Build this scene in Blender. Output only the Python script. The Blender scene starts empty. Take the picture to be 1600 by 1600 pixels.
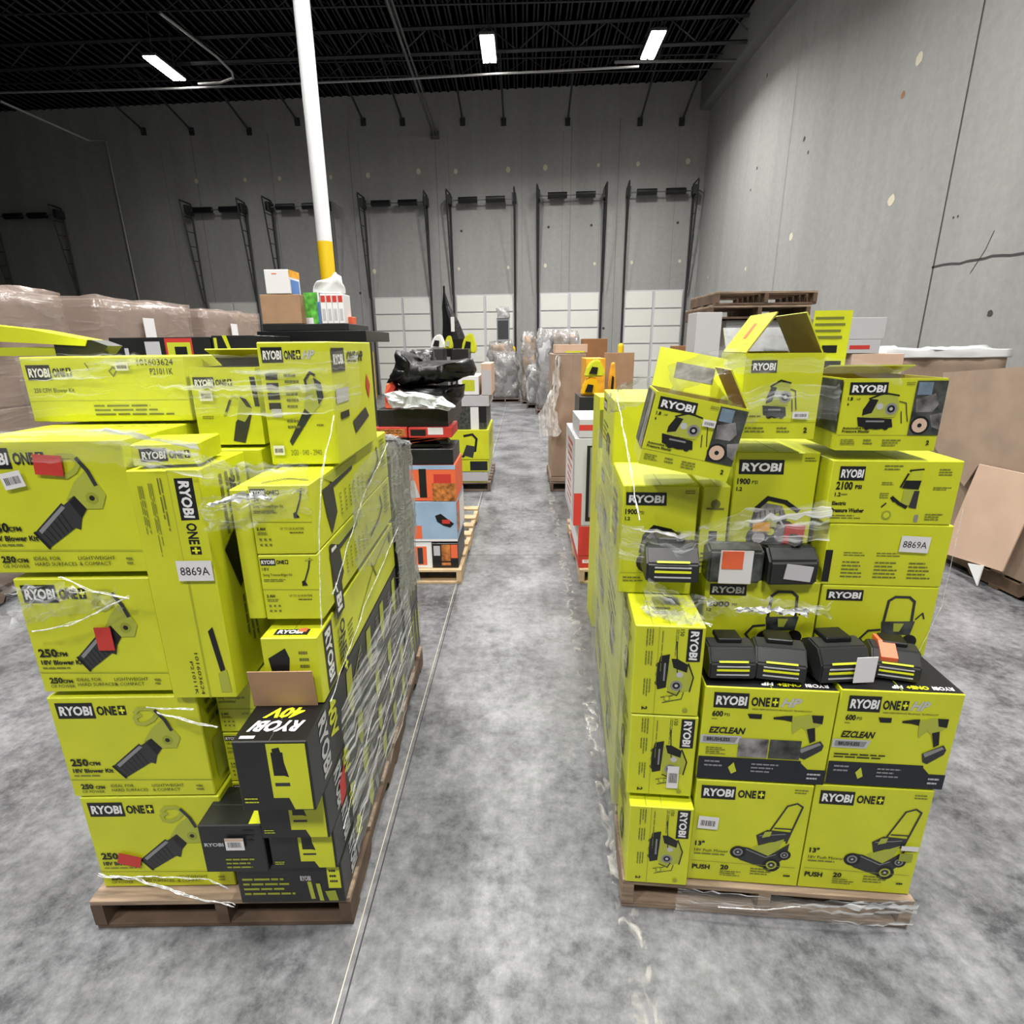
import bpy, bmesh, math, random
from mathutils import Vector, Matrix
random.seed(7)
D = bpy.data
SC = bpy.context.scene
COL = SC.collection
# ------------------------------------------------------------------ camera
FPX, HC = 864.0, 1.9
_p, _y, _r = math.radians(16.75), math.radians(1.27), 0.0098
FW = Vector((-math.sin(_y)*math.cos(_p), math.cos(_y)*math.cos(_p), -math.sin(_p)))
_R0 = Vector((math.cos(_y), math.sin(_y), 0)); _U0 = _R0.cross(FW)
RT = math.cos(_r)*_R0 - math.sin(_r)*_U0
UP = math.sin(_r)*_R0 + math.cos(_r)*_U0
CAM = Vector((0, 0, HC))
cd = D.cameras.new('camera'); cam = D.objects.new('camera', cd); COL.objects.link(cam)
cd.sensor_width = 36; cd.lens = FPX/1600*36; cd.clip_start = .02; cd.clip_end = 200
m3 = Matrix((RT, UP, -FW)).transposed()
cam.matrix_world = Matrix.Translation(CAM) @ m3.to_4x4()
SC.camera = cam
# ------------------------------------------------------------------ world, exposure
wd = D.worlds.new('world'); SC.world = wd; wd.use_nodes = True
wd.node_tree.nodes['Background'].inputs[0].default_value = (.5, .52, .55, 1)
wd.node_tree.nodes['Background'].inputs[1].default_value = .05
vs = SC.view_settings
vs.view_transform = 'Standard'; vs.look = 'None'; vs.gamma = 1; vs.use_curve_mapping = False
vs.exposure = -0.32
LAMP_W = 560.0
ROOF_Z = 10.4
BX, BY, SK = 6.5, 22.5, .056        # corner of back and right wall, skew of the back wall
# measured points of the place (a line of sight meets a known plane)
def ray(px, py): return FW + RT*((px-800)/FPX) - UP*((py-800)/FPX)
def at(px, py, Y): d = ray(px, py); return CAM + d*(Y/d.y)
def atX(px, py, X): d = ray(px, py); return CAM + d*(X/d.x)
def atZ(px, py, z): d = ray(px, py); return CAM + d*((z-HC)/d.z)
def atB(px, py):                     # on the back wall
    d = ray(px, py); t = (BY+BX*SK)/(d.y + d.x*SK); return CAM + d*t
# ------------------------------------------------------------------ materials
M = {}
def mat(name, col, rough=.6, metal=0, noise=0, scale=8, bump=0, emit=0, spec=.5, stretch=None, coat=0):
    m = D.materials.new(name); m.use_nodes = True; nt = m.node_tree; b = nt.nodes['Principled BSDF']
    b.inputs['Base Color'].default_value = (*col, 1); b.inputs['Roughness'].default_value = rough
    b.inputs['Metallic'].default_value = metal; b.inputs['Specular IOR Level'].default_value = spec
    b.inputs['Coat Weight'].default_value = coat; b.inputs['Coat Roughness'].default_value = .15
    if emit:
        b.inputs['Emission Color'].default_value = (*col, 1); b.inputs['Emission Strength'].default_value = emit
    if noise or bump:
        tc = nt.nodes.new('ShaderNodeTexCoord'); mp = nt.nodes.new('ShaderNodeMapping')
        nt.links.new(tc.outputs['Object'], mp.inputs[0])
        if stretch: mp.inputs['Scale'].default_value = stretch
        nz = nt.nodes.new('ShaderNodeTexNoise'); nz.inputs['Scale'].default_value = scale; nz.inputs['Detail'].default_value = 6
        nt.links.new(mp.outputs[0], nz.inputs[0])
        if noise:
            r = nt.nodes.new('ShaderNodeValToRGB'); r.color_ramp.elements[0].position = .3; r.color_ramp.elements[1].position = .7
            r.color_ramp.elements[0].color = (*[max(0, c*(1-noise)) for c in col], 1)
            r.color_ramp.elements[1].color = (*[min(1, c*(1+noise)) for c in col], 1)
            nt.links.new(nz.outputs['Fac'], r.inputs[0]); nt.links.new(r.outputs[0], b.inputs['Base Color'])
        if bump:
            bp = nt.nodes.new('ShaderNodeBump'); bp.inputs['Strength'].default_value = bump; bp.inputs['Distance'].default_value = .01
            nt.links.new(nz.outputs['Fac'], bp.inputs['Height']); nt.links.new(bp.outputs[0], b.inputs['Normal'])
    M[name] = m; return m
mat('lime', (.585, .625, .020), .42, noise=.07, scale=5, bump=.08)
mat('lime_band', (.52, .575, .03), .42)
mat('lime_art', (.40, .44, .05), .5)
mat('lime_deep', (.30, .34, .03), .5)
mat('lime_bright', (.80, .85, .02), .45)
mat('ink', (.007, .007, .008), .45)
mat('ink_soft', (.16, .17, .03), .5)
mat('navy', (.009, .012, .02), .4)
mat('dark_card', (.013, .0135, .014), .38, noise=.2, scale=6)
mat('dark_grey', (.030, .031, .034), .5)
mat('grey', (.25, .25, .26), .5)
mat('silver', (.50, .50, .52), .4)
mat('white', (.80, .80, .80), .5)
mat('paper', (.74, .73, .74), .6)
mat('red', (.55, .04, .03), .5)
mat('orange', (.80, .14, .05), .5)
mat('amber', (.85, .38, .02), .5, noise=.25, scale=9)
mat('photo_dark', (.05, .055, .05), .4, noise=.8, scale=26)
mat('photo_mid', (.20, .19, .19), .4, noise=.8, scale=22)
mat('photo_blue', (.20, .28, .36), .4, noise=.5, scale=9)
mat('sky_blue', (.30, .42, .58), .4, noise=.12, scale=5)
mat('photo_warm', (.45, .16, .04), .4, noise=.8, scale=20)
mat('kraft', (.36, .22, .125), .75, noise=.1, scale=7, bump=.1)
mat('kraft_pale', (.62, .44, .33), .75, noise=.06, scale=4)
mat('kraft_grey', (.33, .245, .18), .75, noise=.12, scale=5, bump=.2)
mat('kraft_in', (.36, .30, .06), .8, noise=.15, scale=9)
mat('crate_brown', (.28, .13, .05), .75, noise=.15, scale=5)
mat('wood', (.27, .195, .135), .8, noise=.4, scale=5, bump=.3, stretch=(1, 9, 9))
mat('wood_dark', (.11, .07, .045), .85, noise=.4, scale=6, bump=.3)
mat('wood_pale', (.50, .36, .21), .8, noise=.25, scale=6, bump=.2)
mat('wood_grey', (.16, .12, .095), .85, noise=.4, scale=6, bump=.3)
mat('black_plastic', (.005, .005, .006), .35)
mat('black_cloth', (.004, .004, .005), .35, noise=.3, scale=30, bump=.4)
mat('plastic_grey', (.019, .020, .020), .4)
mat('steel_dark', (.022, .022, .024), .6)
mat('steel_mid', (.12, .12, .12), .5, metal=.4)
mat('conduit', (.45, .45, .45), .4, metal=.6)
mat('deck', (.06, .062, .066), .7)
mat('yellow_paint', (.75, .50, .01), .4)
mat('white_paint', (.72, .73, .74), .4)
mat('door_white', (.66, .66, .62), .5)
mat('seam', (.04, .04, .04), .8)
mat('seam_soft', (.17, .17, .165), .8)
mat('patch', (.58, .54, .42), .8)
mat('lamp_face', (1, .97, .9), .3, emit=60)
mat('green_art', (.10, .40, .05), .5, noise=.6, scale=18)
mat('blue_art', (.08, .20, .50), .5)
mat('yellow_tool', (.80, .45, .0), .4)
def concrete(name, c0, c1, stretch, sc, rough):
    m = D.materials.new(name); m.use_nodes = True; nt = m.node_tree; b = nt.nodes['Principled BSDF']
    tc = nt.nodes.new('ShaderNodeTexCoord')
    def nz(scale, st, det=8, ro=.6):
        mp = nt.nodes.new('ShaderNodeMapping'); mp.inputs['Scale'].default_value = st
        n = nt.nodes.new('ShaderNodeTexNoise'); n.inputs['Scale'].default_value = scale; n.inputs['Detail'].default_value = det
        n.inputs['Roughness'].default_value = ro
        nt.links.new(tc.outputs['Object'], mp.inputs[0]); nt.links.new(mp.outputs[0], n.inputs[0]); return n
    a = nz(sc, stretch); c = nz(sc*7, (1, 1, 1), 10, .75)
    mx = nt.nodes.new('ShaderNodeMix'); mx.data_type = 'FLOAT'; mx.inputs[0].default_value = .5
    nt.links.new(a.outputs['Fac'], mx.inputs[2]); nt.links.new(c.outputs['Fac'], mx.inputs[3])
    r = nt.nodes.new('ShaderNodeValToRGB'); e = r.color_ramp.elements
    e[0].position = .40 if c0[0] < .1 else .36; e[0].color = (*c0, 1); e[1].position = .62 if c0[0] < .1 else .66; e[1].color = (*c1, 1)
    nt.links.new(mx.outputs[0], r.inputs[0]); nt.links.new(r.outputs[0], b.inputs['Base Color'])
    bp = nt.nodes.new('ShaderNodeBump'); bp.inputs['Strength'].default_value = .12; bp.inputs['Distance'].default_value = .01
    nt.links.new(c.outputs['Fac'], bp.inputs['Height']); nt.links.new(bp.outputs[0], b.inputs['Normal'])
    b.inputs['Roughness'].default_value = rough
    M[name] = m
concrete('floor_concrete', (.055, .057, .061), (.255, .26, .27), (1, .8, 1), 2.3, .38)
concrete('wall_concrete', (.235, .235, .228), (.325, .325, .315), (1.2, 1.2, .12), .9, .8)
def film(name, base, streak, tint, sc=1.0, thr=.60, obj=None):
    m = D.materials.new(name); m.use_nodes = True; nt = m.node_tree; b = nt.nodes['Principled BSDF']
    b.inputs['Base Color'].default_value = (*tint, 1); b.inputs['Roughness'].default_value = .18
    b.inputs['Specular IOR Level'].default_value = .9
    uv = nt.nodes.new('ShaderNodeTexCoord'); mp = nt.nodes.new('ShaderNodeMapping')
    mp.inputs['Scale'].default_value = (2.2*sc, 38*sc, 1); nt.links.new(uv.outputs['Object' if obj else 'UV'], mp.inputs[0])
    if obj: mp.inputs['Scale'].default_value = obj
    n = nt.nodes.new('ShaderNodeTexNoise'); n.inputs['Scale'].default_value = 1; n.inputs['Detail'].default_value = 5
    n.inputs['Distortion'].default_value = 1.2
    nt.links.new(mp.outputs[0], n.inputs[0])
    r = nt.nodes.new('ShaderNodeMapRange'); r.inputs[1].default_value = thr-.05; r.inputs[2].default_value = thr+.14
    r.inputs[3].default_value = base; r.inputs[4].default_value = streak  # streaks are whitish wrinkles, with film glints also put into the colour
    nt.links.new(n.outputs['Fac'], r.inputs[0])
    t = nt.nodes.new('ShaderNodeBsdfTransparent'); mx = nt.nodes.new('ShaderNodeMixShader')
    nt.links.new(r.outputs[0], mx.inputs[0]); nt.links.new(t.outputs[0], mx.inputs[1]); nt.links.new(b.outputs[0], mx.inputs[2])
    bp = nt.nodes.new('ShaderNodeBump'); bp.inputs['Strength'].default_value = .7; bp.inputs['Distance'].default_value = .01
    nt.links.new(n.outputs['Fac'], bp.inputs['Height']); nt.links.new(bp.outputs[0], b.inputs['Normal'])
    nt.links.new(mx.outputs[0], nt.nodes['Material Output'].inputs[0])
    M[name] = m
film('film_clear', .08, .9, (.9, .92, .93), 1.0, .53)
film('film_light', .06, .8, (.9, .92, .93), 1.0, .575)
film('film_haze', .30, .75, (.50, .53, .46), 1, .60)
film('film_grey', .55, .9, (.40, .41, .41), 1.3, .55)
film('film_strand', .75, 1.0, (.93, .95, .96), 1, .4)
film('film_brown', .40, .95, (.36, .29, .26), 1, .60, (2.5, 2.5, 14))
film('film_far', .45, .9, (.36, .35, .34), 1, .52, (5, 5, 5))
film('film_hang', .35, .9, (.8, .8, .78), 1, .5, (20, 20, 4))
film('film_rope', .35, .95, (.92, .94, .95), 1, .5, (40, 40, 40))
film('worn_paint', .0, .75, (.50, .49, .46), 1, .56, (14, 9, 9))
# ------------------------------------------------------------------ helpers
def mesh_obj(name, bm, mats, parent=None, loc=None, rz=0, smooth=False):
    me = D.meshes.new(name); bm.to_mesh(me); bm.free()
    for k in (mats if isinstance(mats, (list, tuple)) else [mats]): me.materials.append(M[k])
    if smooth:
        for p in me.polygons: p.use_smooth = True
    o = D.objects.new(name, me); COL.objects.link(o)
    if parent: o.parent = parent
    if loc is not None: o.location = loc
    if rz: o.rotation_euler = (0, 0, rz)
    return o
def tag(o, label, cat, group=None, kind=None):
    o['label'] = label; o['category'] = cat
    if group: o['group'] = group
    if kind: o['kind'] = kind
    return o
def thing(name, label, cat, loc=(0, 0, 0), rz=0, group=None):
    o = D.objects.new(name, None); COL.objects.link(o); o.location = loc; o.rotation_euler = (0, 0, rz)
    o.empty_display_size = .1
    return tag(o, label, cat, group)
def struct(name, bm, mats, label=None, parent=None):
    o = mesh_obj(name, bm, mats, parent)
    if not parent:
        o['kind'] = 'structure'; o['label'] = label or name.replace('_', ' '); o['category'] = name.split('_')[0]
    return o
def abox(bm, x0, x1, y0, y1, z0, z1, mi=0, bev=0, mtx=None):
    r = bmesh.ops.create_cube(bm, size=1); vsx = r['verts']
    bmesh.ops.scale(bm, vec=(x1-x0, y1-y0, z1-z0), verts=vsx)
    bmesh.ops.translate(bm, vec=((x0+x1)/2, (y0+y1)/2, (z0+z1)/2), verts=vsx)
    fs = set(f for v in vsx for f in v.link_faces)
    for f in fs: f.material_index = mi
    if bev:
        es = set(e for v in vsx for e in v.link_edges)
        rr = bmesh.ops.bevel(bm, geom=list(es), offset=bev, segments=1, affect='EDGES')
        for f in rr['faces']: f.material_index = mi
        vsx = list(set(v for f in rr['faces'] for v in f.verts) | set(v for v in vsx if v.is_valid))
    if mtx: bmesh.ops.transform(bm, matrix=mtx, verts=[v for v in vsx if v.is_valid])
    return vsx
def tube(bm, a, b, r, mi=0, n=8, r2=None):
    a, b = Vector(a), Vector(b); d = b-a; L = d.length
    q = d.to_track_quat('Z', 'Y').to_matrix().to_4x4()
    rr = bmesh.ops.create_cone(bm, cap_ends=True, segments=n, radius1=r, radius2=r if r2 is None else r2, depth=L)
    bmesh.ops.transform(bm, matrix=Matrix.Translation((a+b)/2) @ q, verts=rr['verts'])
    for f in set(f for v in rr['verts'] for f in v.link_faces): f.material_index = mi
    return rr['verts']
def prism(bm, pts, axis, lo, hi, mi=0):
    """extrude a 2D outline; axis 'y': pts are (x,z); axis 'x': (y,z); axis 'z': (x,y)"""
    def P(p, t):
        return {'y': (p[0], t, p[1]), 'x': (t, p[0], p[1]), 'z': (p[0], p[1], t)}[axis]
    A = [bm.verts.new(P(p, lo)) for p in pts]; B = [bm.verts.new(P(p, hi)) for p in pts]
    fs = [bm.faces.new(A[::-1]), bm.faces.new(B)]
    n = len(pts)
    for i in range(n): fs.append(bm.faces.new((A[i], A[(i+1) % n], B[(i+1) % n], B[i])))
    for f in fs: f.material_index = mi
    bmesh.ops.recalc_face_normals(bm, faces=fs)
    return A+B
_tc = {}
def text_geo(s, bold):
    k = (s, bold)
    if k not in _tc:
        cu = D.curves.new('t', 'FONT'); cu.body = s; cu.size = 1; cu.resolution_u = 2; cu.dimensions = '2D'; cu.fill_mode = 'FRONT'
        cu.offset = .038 if bold else 0
        ob = D.objects.new('t', cu); COL.objects.link(ob)
        dg = bpy.context.evaluated_depsgraph_get(); me = ob.evaluated_get(dg).to_mesh()
        v = [(q.co.x/.72, q.co.y/.72) for q in me.vertices]; f = [tuple(p.vertices) for p in me.polygons]
        ob.evaluated_get(dg).to_mesh_clear()
        D.objects.remove(ob); D.curves.remove(cu)
        x0 = min(q[0] for q in v); x1 = max(q[0] for q in v)
        _tc[k] = ([(q[0]-x0, q[1]) for q in v], f, x1-x0)
    return _tc[k]
class Panel:
    """a printed face: metres, origin top-left, x right, y DOWN"""
    def __init__(s, card, face, rot=0, sub=None):
        s.c = card; w, d, h = card.w, card.d, card.h; e = .0012
        O, U, V, FWd, FHt = {'F': ((-w/2, -d/2-e, h), (1, 0, 0), (0, 0, -1), w, h),
                 'R': ((w/2+e, -d/2, h), (0, 1, 0), (0, 0, -1), d, h),
                 'L': ((-w/2-e, d/2, h), (0, -1, 0), (0, 0, -1), d, h),
                 'T': ((-w/2, d/2, h+e), (1, 0, 0), (0, -1, 0), w, d)}[face]
        s.O, s.U, s.V = Vector(O), Vector(U), Vector(V); s.w, s.h = FWd, FHt
        if rot == 90:    # reads downwards
            s.O = s.O + s.U*s.w; s.U, s.V = s.V, -s.U; s.w, s.h = s.h, s.w
        elif rot == -90:
            s.O = s.O + s.V*s.h; s.U, s.V = -s.V, s.U; s.w, s.h = s.h, s.w
        elif rot == 180:
            s.O = s.O + s.U*s.w + s.V*s.h; s.U, s.V = -s.U, -s.V
        if sub:
            x0, y0, x1, y1 = sub
            s.O = s.O + s.U*(x0*s.w) + s.V*(y0*s.h); s.w, s.h = s.w*(x1-x0), s.h*(y1-y0)
        s.N = {'F': Vector((0, -1, 0)), 'R': Vector((1, 0, 0)), 'L': Vector((-1, 0, 0)), 'T': Vector((0, 0, 1))}[face]
    @property
    def k(s): return s.c.k
    @k.setter
    def k(s, v): s.c.k = v
    def pt(s, x, y): return s.O + s.U*x + s.V*y + s.N*(s.k*.00005)
    def poly(s, pts, m, frac=True):
        s.k += 1; mi = s.c.mi(m); bm = s.c.bm
        if frac: pts = [(a*s.w, b*s.h) for a, b in pts]
        vv = [bm.verts.new(s.pt(*p)) for p in pts]
        f = bm.faces.new(vv); f.normal_update()
        if f.normal.dot(s.N) < 0: f.normal_flip()
        f.material_index = mi
    def rect(s, x0, y0, x1, y1, m): s.poly([(x0, y0), (x1, y0), (x1, y1), (x0, y1)], m)
    def disc(s, x, y, r, m, n=16, ry=None):
        r = r*s.h; ry = r if ry is None else ry*s.h
        s.poly([(x*s.w+r*math.cos(i*2*math.pi/n), y*s.h+ry*math.sin(i*2*math.pi/n)) for i in range(n)], m, False)
    def line(s, pts, wd, m):
        wd = wd*s.h/2; q = [Vector((a*s.w, b*s.h)) for a, b in pts]
        for a, b in zip(q, q[1:]):
            d = (b-a)
            if d.length < 1e-6: continue
            d.normalize(); n = Vector((-d.y, d.x))*wd; e = d*wd*.6
            s.poly([a-n-e, b-n+e, b+n+e, a+n-e], m, False)
    def text(s, t, x, y, h, m, bold=True, width=None, shear=0):
        """top-left (x,y) fractions, cap height h fraction of panel height; width fraction forces width"""
        v, f, tw = text_geo(t, bold); s.k += 1; mi = s.c.mi(m); bm = s.c.bm
        H = h*s.h; sx = H if width is None else width*s.w/tw
        vv = [bm.verts.new(s.pt(x*s.w+a*sx+b*H*shear, y*s.h+H-b*H)) for a, b in v]
        for ff in f:
            try: g = bm.faces.new([vv[i] for i in ff])
            except ValueError: continue
            g.normal_update()
            if g.normal.dot(s.N) < 0: g.normal_flip()
            g.material_index = mi
    def greek(s, x, y, w, h, rows, m='ink_soft'):
        for i in range(rows):
            ww = w*random.uniform(.65, 1); yy = y+h*i/rows; x0 = x
            while x0 < x+ww:
                q = min(x+ww, x0+w*random.uniform(.12, .3)); s.rect(x0, yy, q, yy+h/rows*.42, m); s.k -= 1; x0 = q+w*.03
        s.k += 1
    def frame(s, x0, y0, x1, y1, wd, m): s.line([(x0, y0), (x1, y0), (x1, y1), (x0, y1), (x0, y0)], wd, m)
class Card:
    """one carton: a single mesh with its print"""
    def __init__(s, w, d, h, base='lime', top=None, open_top=False, inner='kraft_in'):
        s.w, s.d, s.h = w, d, h; s.bm = bmesh.new(); s.mats = []; s.k = 0
        i = s.mi(base); bm = s.bm
        if open_top:
            j = s.mi(inner); t = .005
            abox(bm, -w/2, w/2, -d/2, -d/2+t, 0, h, i); abox(bm, -w/2, w/2, d/2-t, d/2, 0, h, i)
            abox(bm, -w/2, -w/2+t, -d/2+t, d/2-t, 0, h, i); abox(bm, w/2-t, w/2, -d/2+t, d/2-t, 0, h, i)
            abox(bm, -w/2+t, w/2-t, -d/2+t, d/2-t, 0, t, i)
            for f in bm.faces:
                c = f.calc_center_median()
                if abs(c.x) < w/2-t*.9 and abs(c.y) < d/2-t*.9 and c.z > t*.9: f.material_index = j
        else:
            abox(bm, -w/2, w/2, -d/2, d/2, 0, h, i, bev=.003)
            k = s.mi(top) if top else i
            bm.faces.ensure_lookup_table()
            for f in bm.faces:
                if f.normal.z > .9: f.material_index = k
            l = s.mi('lime_deep' if base.startswith('lime') else 'seam')
            if d > w: abox(bm, -.0012, .0012, -d/2+.004, d/2-.004, h-.001, h+.0006, l)
            else: abox(bm, -w/2+.004, w/2-.004, -.0012, .0012, h-.001, h+.0006, l)
    def mi(s, m):
        if m not in s.mats: s.mats.append(m)
        return s.mats.index(m)
    def P(s, face, rot=0, sub=None): return Panel(s, face, rot, sub)
    def done(s, name, label, cat, fr, x0, y0, z0, drz=0, group=None, tilt=(0, 0)):
        o = mesh_obj(name, s.bm, s.mats)
        o.location = fr.w(x0+s.w/2, y0+s.d/2, z0); o.rotation_euler = (tilt[0], tilt[1], fr.a+drz)
        return tag(o, label, cat, group)
class Frame:
    def __init__(s, x, y, deg): s.o = Vector((x, y, 0)); s.a = math.radians(deg); s.c, s.s = math.cos(s.a), math.sin(s.a)
    def w(s, x, y, z): return Vector((s.o.x+x*s.c-y*s.s, s.o.y+x*s.s+y*s.c, z))
LF = Frame(-1.463, 1.371, 1.5)
RF = Frame(.359, 1.49, -4.0)
WF = Frame(0, 0, 0)
def sticker(parent, card, face, x, y, w, h, m='paper', rot=0, barcode=False, text=None, label=None, band=None):
    """a paper label on a carton: its own part. x,y = centre in metres from face's left/top"""
    P = Panel(card, face); bm = bmesh.new(); c = Vector(P.O+P.U*x+P.V*y+P.N*.0065)
    U = P.U*math.cos(rot)+P.V*math.sin(rot); V = -P.U*math.sin(rot)+P.V*math.cos(rot)
    mats = [m, 'ink', band or 'ink']
    def quad(a0, b0, a1, b1, mi, e):
        vv = [bm.verts.new(c+U*a+V*b+P.N*e) for a, b in ((a0, b0), (a1, b0), (a1, b1), (a0, b1))]
        f = bm.faces.new(vv); f.normal_update()
        if f.normal.dot(P.N) < 0: f.normal_flip()
        f.material_index = mi
        return f
    f = quad(-w/2, -h/2, w/2, h/2, 0, 0)
    quad(-w/2, -h/2, w/2, h/2, 0, -.0012).normal_flip()
    if band: quad(-w/2, -h/2, w/2, -h*.28, 2, .0004)
    if barcode:
        x0 = -w*.36
        while x0 < w*.36:
            q = w*random.choice([.015, .03, .045]); quad(x0, -h*.2, min(x0+q, w*.38), h*.25, 1, .0004); x0 += q+w*.03
    if text:
        v, fs, tw = text_geo(text, False); sx = w*.82/tw; sy = h*.42
        vv = [bm.verts.new(c+U*(-w*.41+a*sx)+V*(sy/2-b*sy)+P.N*.0006) for a, b in v]
        for ff in fs:
            try: g = bm.faces.new([vv[i] for i in ff])
            except ValueError: continue
            g.normal_update()
            if g.normal.dot(P.N) < 0: g.normal_flip()
            g.material_index = 1
    o = mesh_obj('paper_label', bm, mats, parent)
    if label: o['label'] = label
    return o
def flap(parent, w, l, loc, rot, outer='lime', inner='kraft_in', prints=None, name='flap', skew=0):
    """a carton flap hinged at loc, w along x, l along its own +z before rotation"""
    bm = bmesh.new(); t = .002
    A = [(-w/2, 0), (w/2, 0), (w/2+skew, l), (-w/2+skew, l)]
    f0 = [bm.verts.new((x, -t, z)) for x, z in A]; f1 = [bm.verts.new((x, t, z)) for x, z in A]
    a = bm.faces.new(f0); a.material_index = 0
    b = bm.faces.new(f1[::-1]); b.material_index = 1
    for i in range(4): bm.faces.new((f0[i], f0[(i+1) % 4], f1[(i+1) % 4], f1[i])[::-1]).material_index = 1
    mats = [outer, inner]
    if prints:
        for (x0, z0, x1, z1, m) in prints:
            if m not in mats: mats.append(m)
            vv = [bm.verts.new((x*w/2, -t-.0008, z*l)) for x, z in ((x0, z0), (x1, z0), (x1, z1), (x0, z1))]
            bm.faces.new(vv).material_index = mats.index(m)
    o = mesh_obj(name, bm, mats, parent); o.location = loc; o.rotation_euler = rot
    return o
# ------------------------------------------------------------------ printed art
def logo(P, x, y, h, one=True, hp=False, w=None):
    """RYOBI badge; h fraction of panel height"""
    H = h*P.h; W = (3.0*H if w is None else w*P.w)/P.w
    P.poly([(x, y), (x+W*.985, y), (x+W, y+h), (x+W*.012, y+h)], 'ink')
    P.text('RYOBI', x+W*.07, y+h*.22, h*.56, 'white', True, width=W*.86, shear=.05)
    xx = x+W*1.06
    if one:
        P.text('ONE', xx, y+h*.22, h*.56, 'ink', True, width=W*.52); xx += W*.57
        s = W*.2; P.rect(xx, y+h*.2, xx+s, y+h*.8, 'ink')
        P.rect(xx+s*.4, y+h*.28, xx+s*.6, y+h*.72, 'lime_bright'); P.rect(xx+s*.12, y+h*.44, xx+s*.88, y+h*.56, 'lime_bright')
        xx += s*1.3
    if hp: P.text('HP', xx, y+h*.2, h*.56, 'silver', True, width=W*.5, shear=.35)
def blower_art(P, dx=0, handle=True):
    n = [(.33, .68), (.40, .80), (.60, .645), (.63, .66), (.655, .57), (.70, .50), (.645, .40), (.56, .47), (.545, .455)]
    P.poly([(a+dx, b) for a, b in n], 'dark_grey')
    for i in range(7):
        t = i/7; P.line([(.335+.215*t+dx, .675-.21*t), (.405+.2*t+dx, .79-.16*t)], .008, 'ink')
    P.poly([(.36+dx, .665), (.545+dx, .475), (.565+dx, .49), (.375+dx, .69)], 'grey'); P.line([(.33+dx, .68), (.40+dx, .80)], .02, 'ink')
    P.poly([(.60+dx, .45), (.645+dx, .40), (.70+dx, .50), (.655+dx, .57)], 'ink')
    if handle:
        P.poly([(.58+dx, .44), (.66+dx, .30), (.74+dx, .22), (.80+dx, .30), (.84+dx, .40), (.80+dx, .50), (.70+dx, .50), (.64+dx, .40)], 'lime_art')
        P.line([(.60+dx, .17), (.56+dx, .20), (.57+dx, .25), (.62+dx, .26), (.68+dx, .22), (.72+dx, .16), (.68+dx, .11), (.60+dx, .11), (.57+dx, .15)], .035, 'lime_art')
        P.line([(.71+dx, .13), (.76+dx, .22), (.79+dx, .32)], .03, 'dark_grey')
        P.disc(.75+dx, .42, .045, 'lime_deep'); P.disc(.75+dx, .42, .02, 'ink')
def face_blower(P, art=True):
    logo(P, .045, .05, .15, w=.255)
    if art: blower_art(P)
    P.text('250', .045, .60, .07, 'ink'); P.text('CFM', .17, .63, .035, 'ink')
    P.text('18V Blower Kit', .045, .70, .04, 'ink')
    P.greek(.045, .765, .25, .03, 1)
    P.line([(0, .81), (1, .825)], .006, 'lime_deep')
    P.text('250', .07, .86, .05, 'ink'); P.text('CFM', .17, .88, .03, 'ink'); P.text('OF POWER', .07, .925, .028, 'ink', False)
    P.text('IDEAL FOR', .28, .865, .03, 'ink', False); P.text('HARD SURFACES', .28, .91, .03, 'ink', False)
    P.text('LIGHTWEIGHT', .57, .865, .03, 'ink', False); P.text('& COMPACT', .57, .91, .03, 'ink', False)
    P.greek(.88, .88, .05, .07, 2)
def face_mower(P):
    logo(P, .045, .045, .125, w=.30)
    P.greek(.84, .04, .13, .05, 2)
    # push mower
    P.line([(.66, .50), (.80, .20), (.88, .17), (.93, .20), (.84, .56)], .014, 'dark_grey')
    P.line([(.72, .42), (.87, .42)], .012, 'dark_grey')
    P.poly([(.57, .50), (.66, .44), (.86, .45), (.84, .54), (.70, .56), (.60, .60)], 'dark_grey')
    P.poly([(.55, .62), (.70, .57), (.82, .52), (.76, .68), (.68, .72)], 'lime_art')
    P.poly([(.42, .62), (.52, .63), (.70, .70), (.80, .62), (.87, .56), (.86, .70), (.76, .80), (.66, .82), (.46, .76), (.40, .72)], 'dark_grey')
    for x, y, r in ((.43, .68, .062), (.74, .79, .068), (.84, .68, .05)):
        P.disc(x, y, r, 'ink'); P.disc(x, y, r*.62, 'lime_art' if y > .7 else 'grey'); P.disc(x, y, r*.42, 'dark_grey'); P.disc(x, y, r*.15, 'silver')
    P.line([(.60, .50), (.82, .47)], .008, 'grey'); P.line([(.50, .645), (.68, .715), (.76, .68)], .008, 'grey'); P.poly([(.64, .46), (.70, .45), (.69, .50), (.62, .52)], 'lime_art')
    P.text('13"', .04, .59, .045, 'ink'); P.text('18V Push Mower', .04, .665, .028, 'ink', False)
    P.greek(.04, .71, .28, .03, 1)
    P.line([(.02, .79), (.95, .80)], .004, 'lime_deep')
    P.text('PUSH', .035, .83, .045, 'ink', width=.16)
    P.text('20', .29, .82, .045, 'ink'); P.greek(.29, .88, .2, .06, 3)
    P.greek(.56, .83, .22, .08, 3); P.greek(.86, .88, .07, .04, 1, 'ink')
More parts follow.
